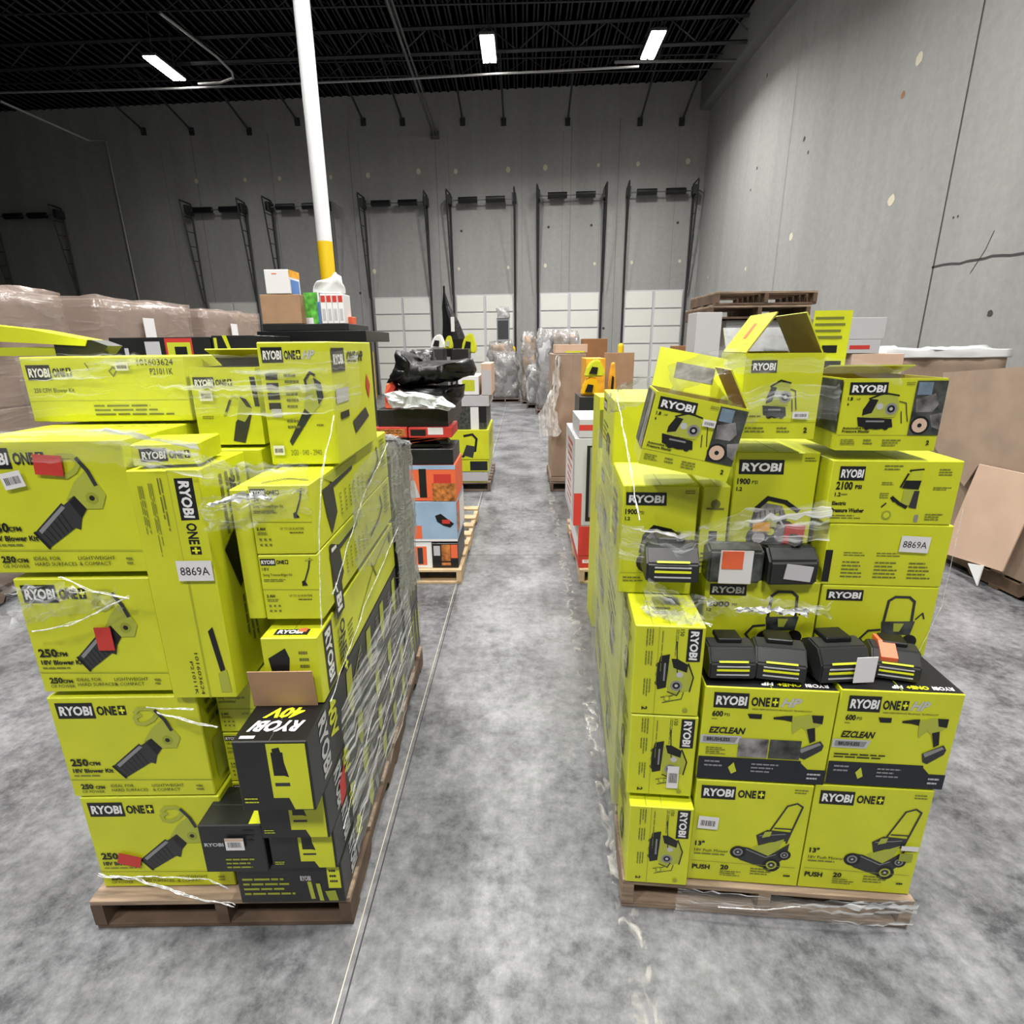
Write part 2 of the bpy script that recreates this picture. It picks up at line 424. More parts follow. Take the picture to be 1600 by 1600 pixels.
def face_hp(P, photos=True):
    P.rect(0, .87-.12, .80, 1, 'navy'); P.poly([(.78, .75), (.86, .84), (1, .84), (1, 1), (.78, 1)], 'navy')
    logo(P, .07, .055, .16, True, True, w=.27)
    P.text('HIGH PERFORMANCE BRUSHLESS TECHNOLOGY', .37, .205, .018, 'ink', False, width=.45)
    P.text('600', .07, .25, .055, 'ink', width=.085); P.text('PSI', .165, .268, .033, 'ink', False, width=.04); P.greek(.07, .33, .06, .02, 1)
    P.text('EZCLEAN', .06, .42, .065, 'ink', True, width=.27, shear=.2)
    P.poly([(.0, .51), (.32, .51), (.29, .60), (0, .60)], 'silver'); P.poly([(.02, .525), (.29, .525), (.27, .585), (.02, .585)], 'grey')
    P.text('BRUSHLESS', .05, .535, .035, 'ink', True, width=.18)
    # spray gun and battery
    P.poly([(.34, .265), (.45, .265), (.45, .315), (.36, .315)], 'ink')
    P.poly([(.54, .29), (.63, .27), (.68, .265), (.68, .33), (.62, .315), (.54, .31)], 'ink')
    P.poly([(.68, .28), (.80, .25), (.91, .25), (.91, .34), (.86, .38), (.88, .52), (.84, .55), (.80, .42), (.76, .38), (.70, .46), (.69, .42)], 'lime_art')
    P.poly([(.82, .25), (.91, .25), (.91, .34), (.84, .33)], 'ink'); P.poly([(.80, .40), (.86, .38), (.88, .52), (.84, .55)], 'ink')
    P.poly([(.76, .62), (.92, .52), (.95, .57), (.94, .62), (.82, .73), (.78, .71)], 'dark_grey'); P.poly([(.77, .62), (.91, .54), (.93, .56), (.79, .66)], 'grey')
    if photos:
        P.rect(.30, .53, .53, .735, 'photo_mid'); P.rect(.54, .53, .78, .735, 'photo_dark'); P.greek(.05, .64, .16, .09, 4)
    else:
        P.greek(.03, .66, .45, .06, 2, 'ink')
    P.disc(.87, .72 if photos else .40, .0001, 'ink')
    P.greek(.05, .79, .17, .09, 2, 'grey'); P.poly([(.24, .86), (.28, .80), (.31, .90), (.27, .93)], 'lime_band')
    P.greek(.42, .80, .22, .12, 3, 'grey')
    P.greek(.86, .88, .12, .09, 2, 'silver')
def top_hp(P):
    P.text('RYOBI', .06, .12, .17, 'white', width=.17, shear=.2); P.text('ONE+', .26, .12, .17, 'lime_bright', width=.18, shear=.2); P.text('HP', .47, .12, .17, 'white', width=.09, shear=.3)
def compressor_art(P, x, y, s=1.0):
    def q(L): return [(x+a*s, y+b*s) for a, b in L]
    P.poly(q([(-.16, .0), (-.12, -.16), (0, -.22), (.12, -.2), (.15, -.05), (.12, .05), (-.14, .06)]), 'lime_art')
    P.poly(q([(-.16, -.04), (-.11, -.17), (-.04, -.16), (-.08, 0), (-.16, .03)]), 'ink'); P.line(q([(-.12, -.17), (0, -.24), (.13, -.21)]), .02, 'ink')
    P.poly(q([(-.20, .05), (.10, .07), (.12, .17), (-.02, .20), (-.18, .16)]), 'ink')
    P.disc(x+.08*s, y-.05*s, .07*s, 'grey'); P.disc(x-.02*s, y-.08*s, .04*s, 'silver')
    P.disc(x+.08*s, y-.05*s, .045*s, 'ink'); P.disc(x+.08*s, y-.05*s, .02*s, 'silver'); P.rect(x-.12*s, y+.09*s, x+.04*s, y+.11*s, 'grey'); P.disc(x-.10*s, y+.17*s, .035*s, 'ink'); P.disc(x+.06*s, y+.17*s, .035*s, 'ink')
    P.line(q([(.14, -.14), (.20, -.12), (.22, 0), (.24, .10)]), .012, 'dark_grey'); P.line(q([(.17, -.02), (.19, .12)]), .012, 'dark_grey')
def face_vertical(P):
    """compressor carton printed sideways: panel is wide, reads downwards"""
    logo(P, .02, .05, .20, False, w=.36)
    P.text('150', .03, .30, .06, 'ink', False); P.greek(.03, .38, .32, .05, 2)
    compressor_art(P, .55, .42, 1.25)
    P.line([(.16, .40), (.50, .36)], .014, 'ink')
    P.line([(.70, .30), (.76, .34), (.72, .48)], .018, 'dark_grey'); P.disc(.80, .48, .05, 'lime_deep'); P.disc(.80, .48, .03, 'lime')
    P.line([(.0, .66), (1, .66)], .006, 'lime_deep'); P.greek(.05, .60, .5, .03, 1)
    for i, x in enumerate((.03, .27, .58)): P.greek(x, .74, .20, .12, 3)
    P.text('2', .90, .76, .08, 'ink'); P.disc(.93, .20, .04, 'lime_deep')
def washer_art(P, x, y, s=1.0):
    def q(L): return [(x+a*s, y+b*s) for a, b in L]
    P.poly(q([(-.22, .10), (-.20, -.06), (-.10, -.14), (.10, -.12), (.18, -.02), (.2, .14), (.1, .2), (-.18, .2)]), 'photo_mid')
    P.line(q([(-.24, .05), (-.2, -.10), (-.08, -.18), (.14, -.15), (.30, -.08)]), .035, 'ink')
    P.disc(x-.14*s, y+.15*s, .10*s, 'ink'); P.disc(x-.14*s, y+.15*s, .05*s, 'silver'); P.disc(x+.14*s, y+.12*s, .12*s, 'dark_grey'); P.disc(x+.14*s, y+.12*s, .06*s, 'grey')
    P.poly(q([(-.06, -.05), (.08, -.06), (.06, .06), (-.06, .06)]), 'lime_art')
    for i in range(5): P.line(q([(-.16+.06*i, -.08), (-.14+.06*i, .0)]), .008, 'ink')
    P.line(q([(.02, .02), (.1, .0), (.16, .06)]), .015, 'silver'); P.disc(x+.0*s, y+.10*s, .03*s, 'lime')
def face_washer(P, psi):
    logo(P, .04, .06, .115, False)
    P.text(psi, .04, .21, .045, 'ink', width=.16); P.text('PSI', .22, .225, .03, 'ink', False); P.text('1.2', .04, .28, .03, 'ink'); P.greek(.82, .04, .14, .04, 2)
    washer_art(P, .52, .55, 1.0)
    P.greek(.05, .84, .3, .06, 2); P.line([(0, .80), (1, .80)], .004, 'lime_deep')
def cart_art(P, x, y, s=1.0):
    def q(L): return [(x+a*s, y+b*s) for a, b in L]
    P.line(q([(-.12, 0), (-.11, -.30), (-.06, -.36), (.06, -.36), (.11, -.30), (.12, 0)]), .035, 'dark_grey')
    P.poly(q([(-.14, 0), (.15, -.02), (.13, .18), (-.12, .2)]), 'photo_dark'); P.poly(q([(-.03, .02), (.06, .02), (.03, .14), (-.02, .14)]), 'lime_art')
    P.line(q([(-.14, .12), (-.24, .14), (-.30, .26), (-.26, .34)]), .03, 'dark_grey')
    P.disc(x-.13*s, y+.30*s, .10*s, 'ink'); P.disc(x+.13*s, y+.28*s, .10*s, 'ink')
    P.line(q([(.15, -.05), (.2, -.14), (.22, -.06)]), .02, 'dark_grey')
def face_cart(P, psi):
    logo(P, .04, .055, .155, False)
    if psi: P.text(psi, .03, .30, .07, 'ink', width=.2); P.text('PSI', .25, .32, .04, 'ink', False); P.text('1.2', .03, .40, .04, 'ink')
    cart_art(P, .70, .50, 1.0)
def face_compressor(P, dim=False):
    P.line([(0, .78), (1, .78)], .006, 'lime_deep')
    logo(P, .05, .05, .17, False)
    P.text('1.8', .05, .25, .045, 'ink'); P.text('HP', .14, .265, .03, 'ink', False); P.text('6', .05, .33, .035, 'ink')
    compressor_art(P, .40, .47, 1.15)
    P.text('Automotive High-Flow', .04, .665, .03, 'ink', width=.36); P.text('Pressure Blaster', .04, .71, .03, 'ink', width=.28)
    P.greek(.04, .84, .17, .09, 3); P.greek(.27, .84, .12, .09, 2); P.greek(.46, .84, .2, .11, 3); P.text('2', .90, .85, .06, 'ink')
    P.greek(.6, .05, .1, .05, 2)
    P.rect(.70, .03, 1, .775, 'photo_dark'); P.rect(.72, .05, .86, .22, 'photo_blue'); P.poly([(.72, .28), (.90, .2), (.95, .35), (.90, .45), (.74, .46)], 'photo_mid')
    P.disc(.80, .64, .13, 'ink'); P.disc(.80, .64, .10, 'kraft_pale'); P.disc(.80, .64, .03, 'ink'); P.poly([(.88, .5), (1, .46), (1, .7), (.92, .66)], 'photo_mid')
def face_trimmer(P):
    P.line([(0, .52), (1, .53)], .008, 'lime_deep')
    logo(P, .03, .05, .10, True, w=.26)
    P.text('18V', .05, .18, .05, 'ink', False); P.text('String Trimmer/Edger Kit', .05, .27, .045, 'ink', False, width=.5); P.greek(.05, .36, .45, .05, 2)
    P.line([(.88, .05), (.84, .20), (.74, .42)], .02, 'dark_grey'); P.poly([(.70, .40), (.74, .38), (.80, .46), (.70, .47)], 'ink'); P.line([(.80, .08), (.92, .06)], .02, 'lime_art')
    P.text('2 AH', .06, .60, .04, 'ink'); P.greek(.06, .67, .22, .05, 2)
    for i in range(3):
        for j in range(2): P.rect(.08+.08*i, .76+.08*j, .12+.08*i, .79+.08*j, 'ink_soft')
    P.text('UP TO 2X RUNTIME', .45, .60, .035, 'ink', False, width=.4); P.greek(.6, .67, .25, .03, 1, 'ink')
def side_trimmer(P, logo_on=True):
    if logo_on:
        Q = Panel(P.c, 'R', 90, (.05, .80, .9, .97)); logo(Q, 0, .05, .5, True)
    P.line([(.12, .35), (.16, .25), (.42, .18)], .10, 'dark_grey'); P.poly([(.10, .2), (.20, .2), (.22, .7), (.15, .95), (.12, .6)], 'dark_grey')
    P.poly([(.12, .05), (.50, .05), (.48, .16), (.2, .2)], 'lime_art')
    P.line([(.80, .2), (.82, .45), (.74, .62), (.60, .72)], .08, 'dark_grey')
    for i in range(6): P.greek(.26+.055*i, .45, .02, .4, 6)
    P.greek(.86, .1, .10, .6, 8)
def face_low(P):
    P.greek(.05, .35, .5, .5, 4, 'lime_deep'); P.text('RYOBI', .60, .30, .12, 'silver', width=.1); P.poly([(.66, .45), (.70, .45), (.72, .9), (.68, .9)], 'lime_art'); P.poly([(.74, .5), (.78, .5), (.80, .95), (.76, .95)], 'lime_art')
    P.rect(.86, .08, .98, .62, 'lime'); P.greek(.88, .15, .08, .4, 3, 'ink'); P.poly([(.82, .7), (.92, .68), (.94, .95), (.85, .95)], 'lime_deep')
def face_dark(P):
    P.poly([(.45, .03), (.97, .03), (.97, .97), (.72, .97), (.66, .80), (.45, .80)], 'lime')
    P.rect(.50, .15, .66, .48, 'ink'); P.poly([(.52, .1), (.62, .08), (.70, .5), (.55, .45)], 'ink'); P.rect(.5, .58, .70, .63, 'dark_grey'); P.greek(.05, .8, .2, .1, 2, 'lime_band')
def side_dark(P, red=False, lead=True):
    w = P.w
    if lead:
        Q = Panel(P.c, 'R', 90, (.05, .87, .95, .935)); Q.text('RYOBI', 0, .1, .8, 'silver', True, width=.92)
        Q = Panel(P.c, 'R', 90, (.05, .80, .85, .86)); Q.text('40V', .0, .05, .9, 'lime', True, width=.75)
    x = .30
    while x < .93:
        P.poly([(x, .1), (x+.05, .12), (x+.04, .75), (x+.015, .9), (x-.01, .5)], 'lime_art')
        P.poly([(x+.07, .5), (x+.10, .45), (x+.115, .85), (x+.09, .95)], 'grey')
        P.greek(x+.12, .2, .04, .4, 5, 'grey'); x += random.uniform(.17, .23)
    P.line([(.22, .9), (.45, .15)], .03, 'lime_deep')
    if red: P.poly([(.10, .45), (.15, .3), (.14, .95), (.095, .98)], 'red')
# ------------------------------------------------------------------ building
bm = bmesh.new()
XL, YF = -30.0, -10.0
def gridface(bm, pts, mi=0):
    f = bm.faces.new([bm.verts.new(p) for p in pts]); f.material_index = mi; return f
abox(bm, XL, BX+.3, YF, 26, -.2, 0, 0)
for x in (-.546, .357+3.9, -.546-3.9):                       # sawn joints along the aisle
    abox(bm, x-.0025, x+.0025, YF+.1, 22, -.001, .0008, 1); abox(bm, x-.022, x-.019, YF+.1, 22, -.001, .0006, 2)
for y in (.97, 4.9, 8.8, 12.7): abox(bm, XL+.1, BX, y-.0025, y+.0025, -.001, .0007, 1)
struct('floor', bm, ['floor_concrete', 'seam', 'patch'], 'polished grey concrete warehouse floor with sawn joints')
bm = bmesh.new(); abox(bm, .32, .40, YF+.1, 21.5, .0001, .0011, 0); struct('trim_90', bm, ['worn_paint'], 'worn pale paint line along the right side of the aisle')
bm = bmesh.new()                                             # right wall with seams, lifting patches and a crack
abox(bm, BX, BX+.3, YF, BY+.6, 0, ROOF_Z+1.5, 0)
def wallpoly(pts, mi, e=.004):
    vv = [bm.verts.new((BX-e, p.y, p.z)) for p in pts]; f = bm.faces.new(vv); f.normal_update()
    if f.normal.x > 0: f.normal_flip()
    f.material_index = mi
def wallline(P, w, mi, e=.004):
    for a, b in zip(P, P[1:]):
        d = (b-a).normalized(); n = Vector((0, -d.z, d.y))*w/2; wallpoly([a-n, b-n, b+n, a+n], mi, e)
ys = atX(1487, 270, BX).y
wallline([Vector((BX, ys, .3)), Vector((BX, ys, ROOF_Z))], .03, 1)
for px, py, w_ in ((1225, 300, .012), (1130, 300, .02), (1142, 200, .015)):
    q = atX(px, py, BX).y; wallline([Vector((BX, q, .3)), Vector((BX, q, ROOF_Z-.6))], w_, 2)
for px, py, r_, mi in ((1437, 91, .10, 3), (1393, 313, .10, 3), (1236, 370, .09, 3), (1165, 420, .06, 3), (1411, 148, .06, 4), (1257, 217, .06, 5), (1263, 238, .045, 5), (1183, 263, .05, 5), (1173, 297, .04, 5), (1199, 118, .05, 5), (1547, 490, .05, 5), (1490, 340, .02, 5), (1497, 338, .02, 5), (1106, 433, .04, 3)):
    c = atX(px, py, BX)
    wallpoly([Vector((BX, c.y+r_*math.cos(i*math.pi/5)*random.uniform(.8, 1.1), c.z+r_*math.sin(i*math.pi/5)*random.uniform(.8, 1.1))) for i in range(10)], mi)
crack = [(1456, 418), (1472, 414), (1486, 412), (1500, 412), (1512, 408), (1526, 406), (1538, 404), (1550, 400), (1566, 399), (1580, 399), (1598, 396), (1640, 390)]
wallline([atX(a, b, BX) for a, b in crack], .034, 1)
wallline([atX(a, b, BX) for a, b in ((1554, 360), (1540, 390), (1516, 427))], .012, 1)
struct('wall_right', bm, ['wall_concrete', 'seam', 'seam_soft', 'patch', 'crate_brown', 'seam'], 'tall grey tilt-up concrete wall on the right with seams and a crack')
bm = bmesh.new()
abox(bm, BX-.35, BX, YF, BY, ROOF_Z-.75, ROOF_Z+.2, 0); struct('trim_1', bm, ['seam_soft'], 'ledger band where the right wall meets the roof')
# back wall (in its own frame: x along the wall to the left is negative, y=0 the face)
BA = -math.atan(SK)
BW = Frame(BX, BY, math.degrees(BA))
def toB(p):
    dx, dy = p.x-BX, p.y-BY; return Vector((dx*BW.c+dy*BW.s, -dx*BW.s+dy*BW.c, p.z))
def pb(px, py): return toB(atB(px, py))
bm = bmesh.new()
abox(bm, -38, .4, 0, .3, 0, ROOF_Z+1.5, 0)
for px in (968, 1138-0, 893, 680, 420, 300, 545):
    q = pb(px, 230)
    if q.x > -.05: continue
    abox(bm, q.x-.012, q.x+.012, -.004, 0, .3, ROOF_Z-.9, 1)
for px in (700, 815, 880, 940, 1060, 560, 250): 
    q = pb(px, 230); abox(bm, q.x-.006, q.x+.006, -.003, 0, 3, ROOF_Z-1.2, 1)
for px, py in ((383, 281), (437, 279), (517, 277), (654, 268), (712, 268), (794, 265), (852, 262), (935, 258), (997, 256), (1075, 252), (575, 274), (717, 420), (794, 418), (852, 415), (929, 412), (987, 410), (1062, 408), (307, 283), (585, 424)):
    q = pb(px, py); r_ = random.uniform(.045, .085)
    vv = [bm.verts.new((q.x+r_*math.cos(i*math.pi/5), -.006, q.z+r_*math.sin(i*math.pi/5)*1.2)) for i in range(10)]
    f = bm.faces.new(vv); f.normal_update(); f.material_index = 2
    if f.normal.y > 0: f.normal_flip()
for px, py in ((721, 361), (857, 355), (924, 352), (1059, 348), (563, 458), (943, 513)):
    q = pb(px, py); r_ = .05
    vv = [bm.verts.new((q.x+r_*math.cos(i*math.pi/4), -.006, q.z+r_*math.sin(i*math.pi/4))) for i in range(8)]
    f = bm.faces.new(vv); f.normal_update(); f.material_index = 3
    if f.normal.y > 0: f.normal_flip()
o = struct('wall_back', bm, ['wall_concrete', 'seam_soft', 'patch', 'seam'], 'grey concrete back wall with a row of dock doors')
o.location = (BX, BY, 0); o.rotation_euler = (0, 0, BA)
bm = bmesh.new(); abox(bm, XL-.3, XL, YF, 26, 0, ROOF_Z+1, 0); struct('wall_left', bm, ['wall_concrete'])
bm = bmesh.new(); abox(bm, XL, BX+.3, YF-.3, YF, 0, ROOF_Z+1, 0); struct('wall_front', bm, ['wall_concrete'])
bm = bmesh.new()                                             # ribbed roof deck
x = XL
pts = []
while x < BX+.3:
    pts += [(x, ROOF_Z+.15), (x+.05, ROOF_Z+.122), (x+.11, ROOF_Z+.122), (x+.16, ROOF_Z+.15)]; x += .30
for a, b in zip(pts, pts[1:]):
    gridface(bm, [(a[0], YF, a[1]), (b[0], YF, b[1]), (b[0], 26, b[1]), (a[0], 26, a[1])])
bmesh.ops.solidify(bm, geom=bm.faces[:], thickness=.01)
struct('ceiling', bm, ['deck'], 'dark ribbed steel roof deck')
# joist girders across the hall, joists towards the back wall
k = 2
def truss(a, b, depth, n, r, name, label):
    global k
    bm = bmesh.new(); a, b = Vector(a), Vector(b); dn = Vector((0, 0, -depth))
    tube(bm, a, b, r, n=4); tube(bm, a+dn, b+dn, r, n=4)
    for i in range(n):
        p = a.lerp(b, i/n); q = a.lerp(b, (i+.5)/n); s_ = a.lerp(b, (i+1)/n)
        tube(bm, p+dn, q, r*.4, n=4); tube(bm, q, s_+dn, r*.4, n=4)
    struct('trim_%d' % k, bm, ['steel_dark'], label); k += 1
for yy in (18.3,): truss((XL, yy+.05*24, ROOF_Z), (BX, yy, ROOF_Z), .6, 22, .055, 'g', 'joist girder running across under the roof')
for yy in (16.7, 20.4): truss((XL, yy, ROOF_Z), (BX, yy, ROOF_Z), .4, 26, .022, 'j', 'open web roof joist across the hall')
for px in (225, 300, 390, 465, 568, 629, 723, 787, 887, 1000, 1065):       # kickers that brace the roof to the back wall
    q = atB(px, 205 if px < 400 else 190); bm = bmesh.new()
    tube(bm, (q.x, q.y-.02, q.z), (q.x, q.y-3.0, ROOF_Z-.02), .035, n=6)
    abox(bm, q.x-.09, q.x+.09, q.y-.06, q.y+.01, q.z-.14, q.z+.1, 0)
    struct('trim_%d' % k, bm, ['steel_dark'], 'dark kicker brace from the back wall up to the roof'); k += 1
bm = bmesh.new(); a = atZ(590, -40, ROOF_Z-.5); b = atB(678, 212)
tube(bm, a, b+Vector((0, -.05, 0)), .045, n=6); tube(bm, a+Vector((.12, 0, 0)), b+Vector((.12, -.05, 0)), .03, n=6)
abox(bm, b.x-.1, b.x+.2, b.y-.12, b.y, b.z-.12, b.z+.12)
struct('trim_%d' % k, bm, ['steel_mid'], 'sloping pair of pipes from the roof to the back wall'); k += 1
bm = bmesh.new()                                             # conduit run feeding the lamps
P0 = [atZ(0, 145, 9.3), atZ(280, 138, 9.3), atZ(620, 124, 9.3), atZ(760, 116, 9.3), atZ(998, 104, 9.3)]
for a, b in zip(P0, P0[1:]): tube(bm, a, b, .03, n=6)
struct('trim_%d' % k, bm, ['conduit'], 'thin bright conduit running across under the roof'); k += 1
bm = bmesh.new(); a = atZ(310, 131, 9.3); P0 = [a, atZ(345, 129, 9.3), atZ(364, 122, 9.32), atZ(362, 112, 9.4), atZ(338, 88, 9.5), atZ(250, 20, 9.6)]
for a, b in zip(P0, P0[1:]): tube(bm, a, b, .035, n=6)
struct('trim_%d' % k, bm, ['conduit'], 'curved conduit beside the left lamp'); k += 1
bm = bmesh.new(); tube(bm, atZ(960, 97, 9.5), atZ(1150, 94, 9.5), .04, n=6)
struct('trim_%d' % k, bm, ['steel_mid'], 'sprinkler pipe near the right wall'); k += 1
bm = bmesh.new(); P0 = [atZ(0, 158, 8.6), atZ(138, 219, 8.6), atB(168, 221), atB(222, 480)]
P0[2].y -= .1; P0[3].y -= .1
for a, b in zip(P0, P0[1:]): tube(bm, a, b, .03, n=6)
struct('trim_%d' % k, bm, ['conduit'], 'conduit dropping down the back wall at the left'); k += 1
# dock doors -----------------------------------------------------------------
doors = [(977, 1067, 455, 303, 480, 1), (844, 936, 459, 308, 480, 1), (713, 802, 462, 315, 480, 1), (585, 672, 466, 320, 480, 1), (447, 527, 470, 325, 480, 1), (328, 402, 474, 330, 480, 1), (35, 130, 478, 339, 480, 0)]
for i, (x0, x1, yt, yr, _q, bright) in enumerate(doors):
    a, b = pb(x0, yt), pb(x1, yt); zt = a.z; zr = pb((x0+x1)/2, yr).z
    e = thing('door_%d' % (i+1), 'white sectional dock door, ' + ('nearest the right wall', 'second from the right wall', 'third from the right wall', 'fourth from the right wall', 'just behind the white column', 'left of the white column', 'in the dark at the far left')[i], 'door', (BX, BY, 0), BA); e['kind'] = 'structure'
    bm = bmesh.new(); nr = 6; hh = zt/nr
    for r_ in range(nr):
        for c_ in range(2):
            m_ = (a.x+b.x)/2; u0, u1 = (a.x, m_-.03) if c_ == 0 else (m_+.03, b.x)
            abox(bm, u0+.02, u1-.02, -.07, -.03, r_*hh+.025, (r_+1)*hh-.025, 0, bev=.008)
    abox(bm, a.x-.02, b.x+.02, -.03, -.005, 0, zt+.03, 1)
    mesh_obj('door_panel', bm, ['door_white', 'silver'], e)
    for s_, xx in ((-1, a.x-.08), (1, b.x+.08)):
        bm = bmesh.new(); zt2 = zr+.25
        tube(bm, (xx, -.10, 0), (xx, -.14, zt2), .04, n=4); tube(bm, (xx+.02*s_, -.22, zt), (xx+.03*s_, -.75, zt2), .03, n=4)
        for j in range(8):
            t0 = j/7; z_ = zt+(zt2-zt)*t0; tube(bm, (xx, -.12, z_), (xx+.03*s_, -.22-.53*t0, z_), .016, n=4)
        tube(bm, (xx, -.12, zt2), (xx+.03*s_, -.75, zt2+.02), .03, n=4)
        abox(bm, xx-.07, xx+.07, -.5, -.1, zr-.14, zr+.16, 0)
        mesh_obj('lift_track', bm, ['steel_dark'], e)
    bm = bmesh.new(); tube(bm, (a.x-.15, -.3, zr), (b.x+.15, -.3, zr), .022, n=6)
    mesh_obj('spring_shaft', bm, ['steel_mid'], e)
    mx_ = (a.x+b.x)/2
    for s_ in (-1, 1):
        bm = bmesh.new(); tube(bm, (mx_+s_*.16, -.3, zr), (mx_+s_*.86, -.3, zr), .11, n=12); mesh_obj('torsion_spring', bm, ['black_plastic'], e)
# column -----------------------------------------------------------------------
c0 = at(515, 455, 11.0); ct = at(472, 0, 11.0)
col = thing('steel_column', 'tall round white steel column with its lower part painted yellow', 'column', (c0.x, c0.y, 0)); col['kind'] = 'structure'
zy = at(508, 378, 11.0).z
bm = bmesh.new(); tube(bm, (0, 0, zy), (0, 0, ROOF_Z+.1), .135, n=32); mesh_obj('white_shaft', bm, ['white_paint'], col, smooth=False)['label'] = 'white upper shaft'
bm = bmesh.new(); tube(bm, (0, 0, 0), (0, 0, zy), .137, n=32); mesh_obj('yellow_sleeve', bm, ['yellow_paint'], col)['label'] = 'yellow lower sleeve'
# lamps ------------------------------------------------------------------------
def lamp(x, y, z, label, w=LAMP_W, rz=0):
    t = thing('high_bay_lamp', label, 'lamp', (x, y, z), rz, 'high bay lamps under the roof')
    bm = bmesh.new(); abox(bm, -.2, .2, -.72, .72, .02, .09, 0, bev=.01); hs = mesh_obj('housing', bm, ['steel_mid'], t)
    for s_ in (-1, 1):
        bm = bmesh.new(); abox(bm, s_*.1-.075, s_*.1+.075, -.68, .68, -.01, .019, 0); mesh_obj('diffuser', bm, ['lamp_face'], hs)
        bm = bmesh.new(); tube(bm, (0, s_*.5, .09), (0, s_*.5, ROOF_Z-z+.125), .008, n=5); mesh_obj('hanger', bm, ['steel_mid'], t)
    ld = D.lights.new('high_bay_light', 'AREA'); ld.shape = 'RECTANGLE'; ld.size = .4; ld.size_y = 1.2; ld.energy = w; ld.color = (1, .975, .94); ld.spread = math.radians(150)
    lo = D.objects.new('high_bay_light', ld); COL.objects.link(lo); lo.parent = t; lo.location = (0, 0, -.03)
LZ = 9.4
for (px, py), lb in zip(((258, 108), (763, 78), (1020, 72)), ('bright high bay lamp, leftmost of the three glowing ones', 'bright high bay lamp, middle of the three glowing ones', 'bright high bay lamp nearest the right wall')):
    q = atZ(px, py, LZ); lamp(q.x, q.y, LZ, lb, LAMP_W*(.3 if px < 500 else .9))
for x, y, f_ in ((.8, 13.6, .75), (-5.0, 13.6, .55), (2.2, 8.0, .85), (-3.0, 8.0, .9), (2.6, 1.5, 1), (-2.6, 1.5, 1), (.5, -3.5, 1), (-5.5, -3.5, 1)):  # unseen lamps; the pair nearest the back wall is added to brighten it
    lamp(x, y, LZ, 'unseen high bay lamp under the roof above the aisle, out of the picture', LAMP_W*f_)
# ------------------------------------------------------------------ pallets
def pallet(label, fr, x0, y0, w, d, h=.128, wood='wood', wood2=None, nb=7, group=None, z=0, ns=3):
    t = thing('wooden_pallet', label, 'pallet', fr.w(x0+w/2, y0+d/2, z), fr.a, group)
    wood2 = wood2 or wood
    for i in range(ns):
        x = -w/2+.02+(w-.04)*i/(ns-1)
        bm = bmesh.new(); a, b = .022, h-.02
        if d > .9:
            pts = [(-d/2, a), (-d/2+.16*d, a), (-d/2+.18*d, a+.04), (-d/2+.36*d, a+.04), (-d/2+.38*d, a), (d/2-.38*d, a), (d/2-.36*d, a+.04), (d/2-.18*d, a+.04), (d/2-.16*d, a), (d/2, a), (d/2, b), (-d/2, b)]
            prism(bm, pts, 'x', x-.02, x+.02)
        else: abox(bm, x-.02, x+.02, -d/2, d/2, a, b)
        mesh_obj('stringer', bm, [wood2], t)
    for i in range(nb):
        y = -d/2+(d)*(i+.5)/nb; bw = min(.12, d/nb*.88)
        if i == 0: y = -d/2+bw/2
        if i == nb-1: y = d/2-bw/2
        bm = bmesh.new(); abox(bm, -w/2, w/2, y-bw/2, y+bw/2, h-.02, h, 0, bev=.002); mesh_obj('deck_board', bm, [wood], t)
    for y in (-d/2+.05, 0, d/2-.05):
        bm = bmesh.new(); abox(bm, -w/2, w/2, y-.045, y+.045, .002, .022, 0, bev=.002); mesh_obj('bottom_board', bm, [wood2], t)
    return t
pallet('scuffed brown wooden pallet under the left front stack of lime cartons', LF, 0, 0, .875, 1.63, wood2='wood_dark')
pallet('light brown wooden pallet wrapped in film under the right front stack', RF, -.02, -.02, .955, 1.68)
Z0 = .131
# ------------------------------------------------------------------ left front stack
BG = 'blower cartons in the left column of the left stack'
def blower(x0, z0, w, h, label, art=True, d=.34, y0=.05):
    c = Card(w, d, h); face_blower(c.P('F')); P = c.P('R'); P.greek(.1, .1, .7, .3, 3); P.rect(.1, .5, .5, .9, 'lime_art')
    P = c.P('T'); P.greek(.55, .2, .35, .1, 2)
    return c, c.done('blower_carton', label, 'box', LF, x0, y0, z0, 0, BG)
c, o = blower(.02, Z0, .452, .378, 'lowest lime blower carton at the front left, red label near its lower corner')
sticker(o, c, 'F', .115, .255, .075, .045, 'red', rot=.3, label='red label')
c, o = blower(.008, .514, .455, .372, 'second lime blower carton from the bottom of the left column, without labels')
c, o = blower(.010, .906, .388, .372, 'third lime blower carton up, red label standing across the nozzle picture')
sticker(o, c, 'F', .225, .19, .048, .075, 'red', rot=0, label='red label')
c, o = blower(-.03, 1.296, .430, .376, 'topmost of the blower cartons in the left column, cut off by the picture edge')
sticker(o, c, 'F', .23, .065, .075, .055, 'red', rot=.08, label='red label')
sticker(o, c, 'F', .125, .105, .058, .045, 'paper', rot=-.2, barcode=True, label='white barcode label')
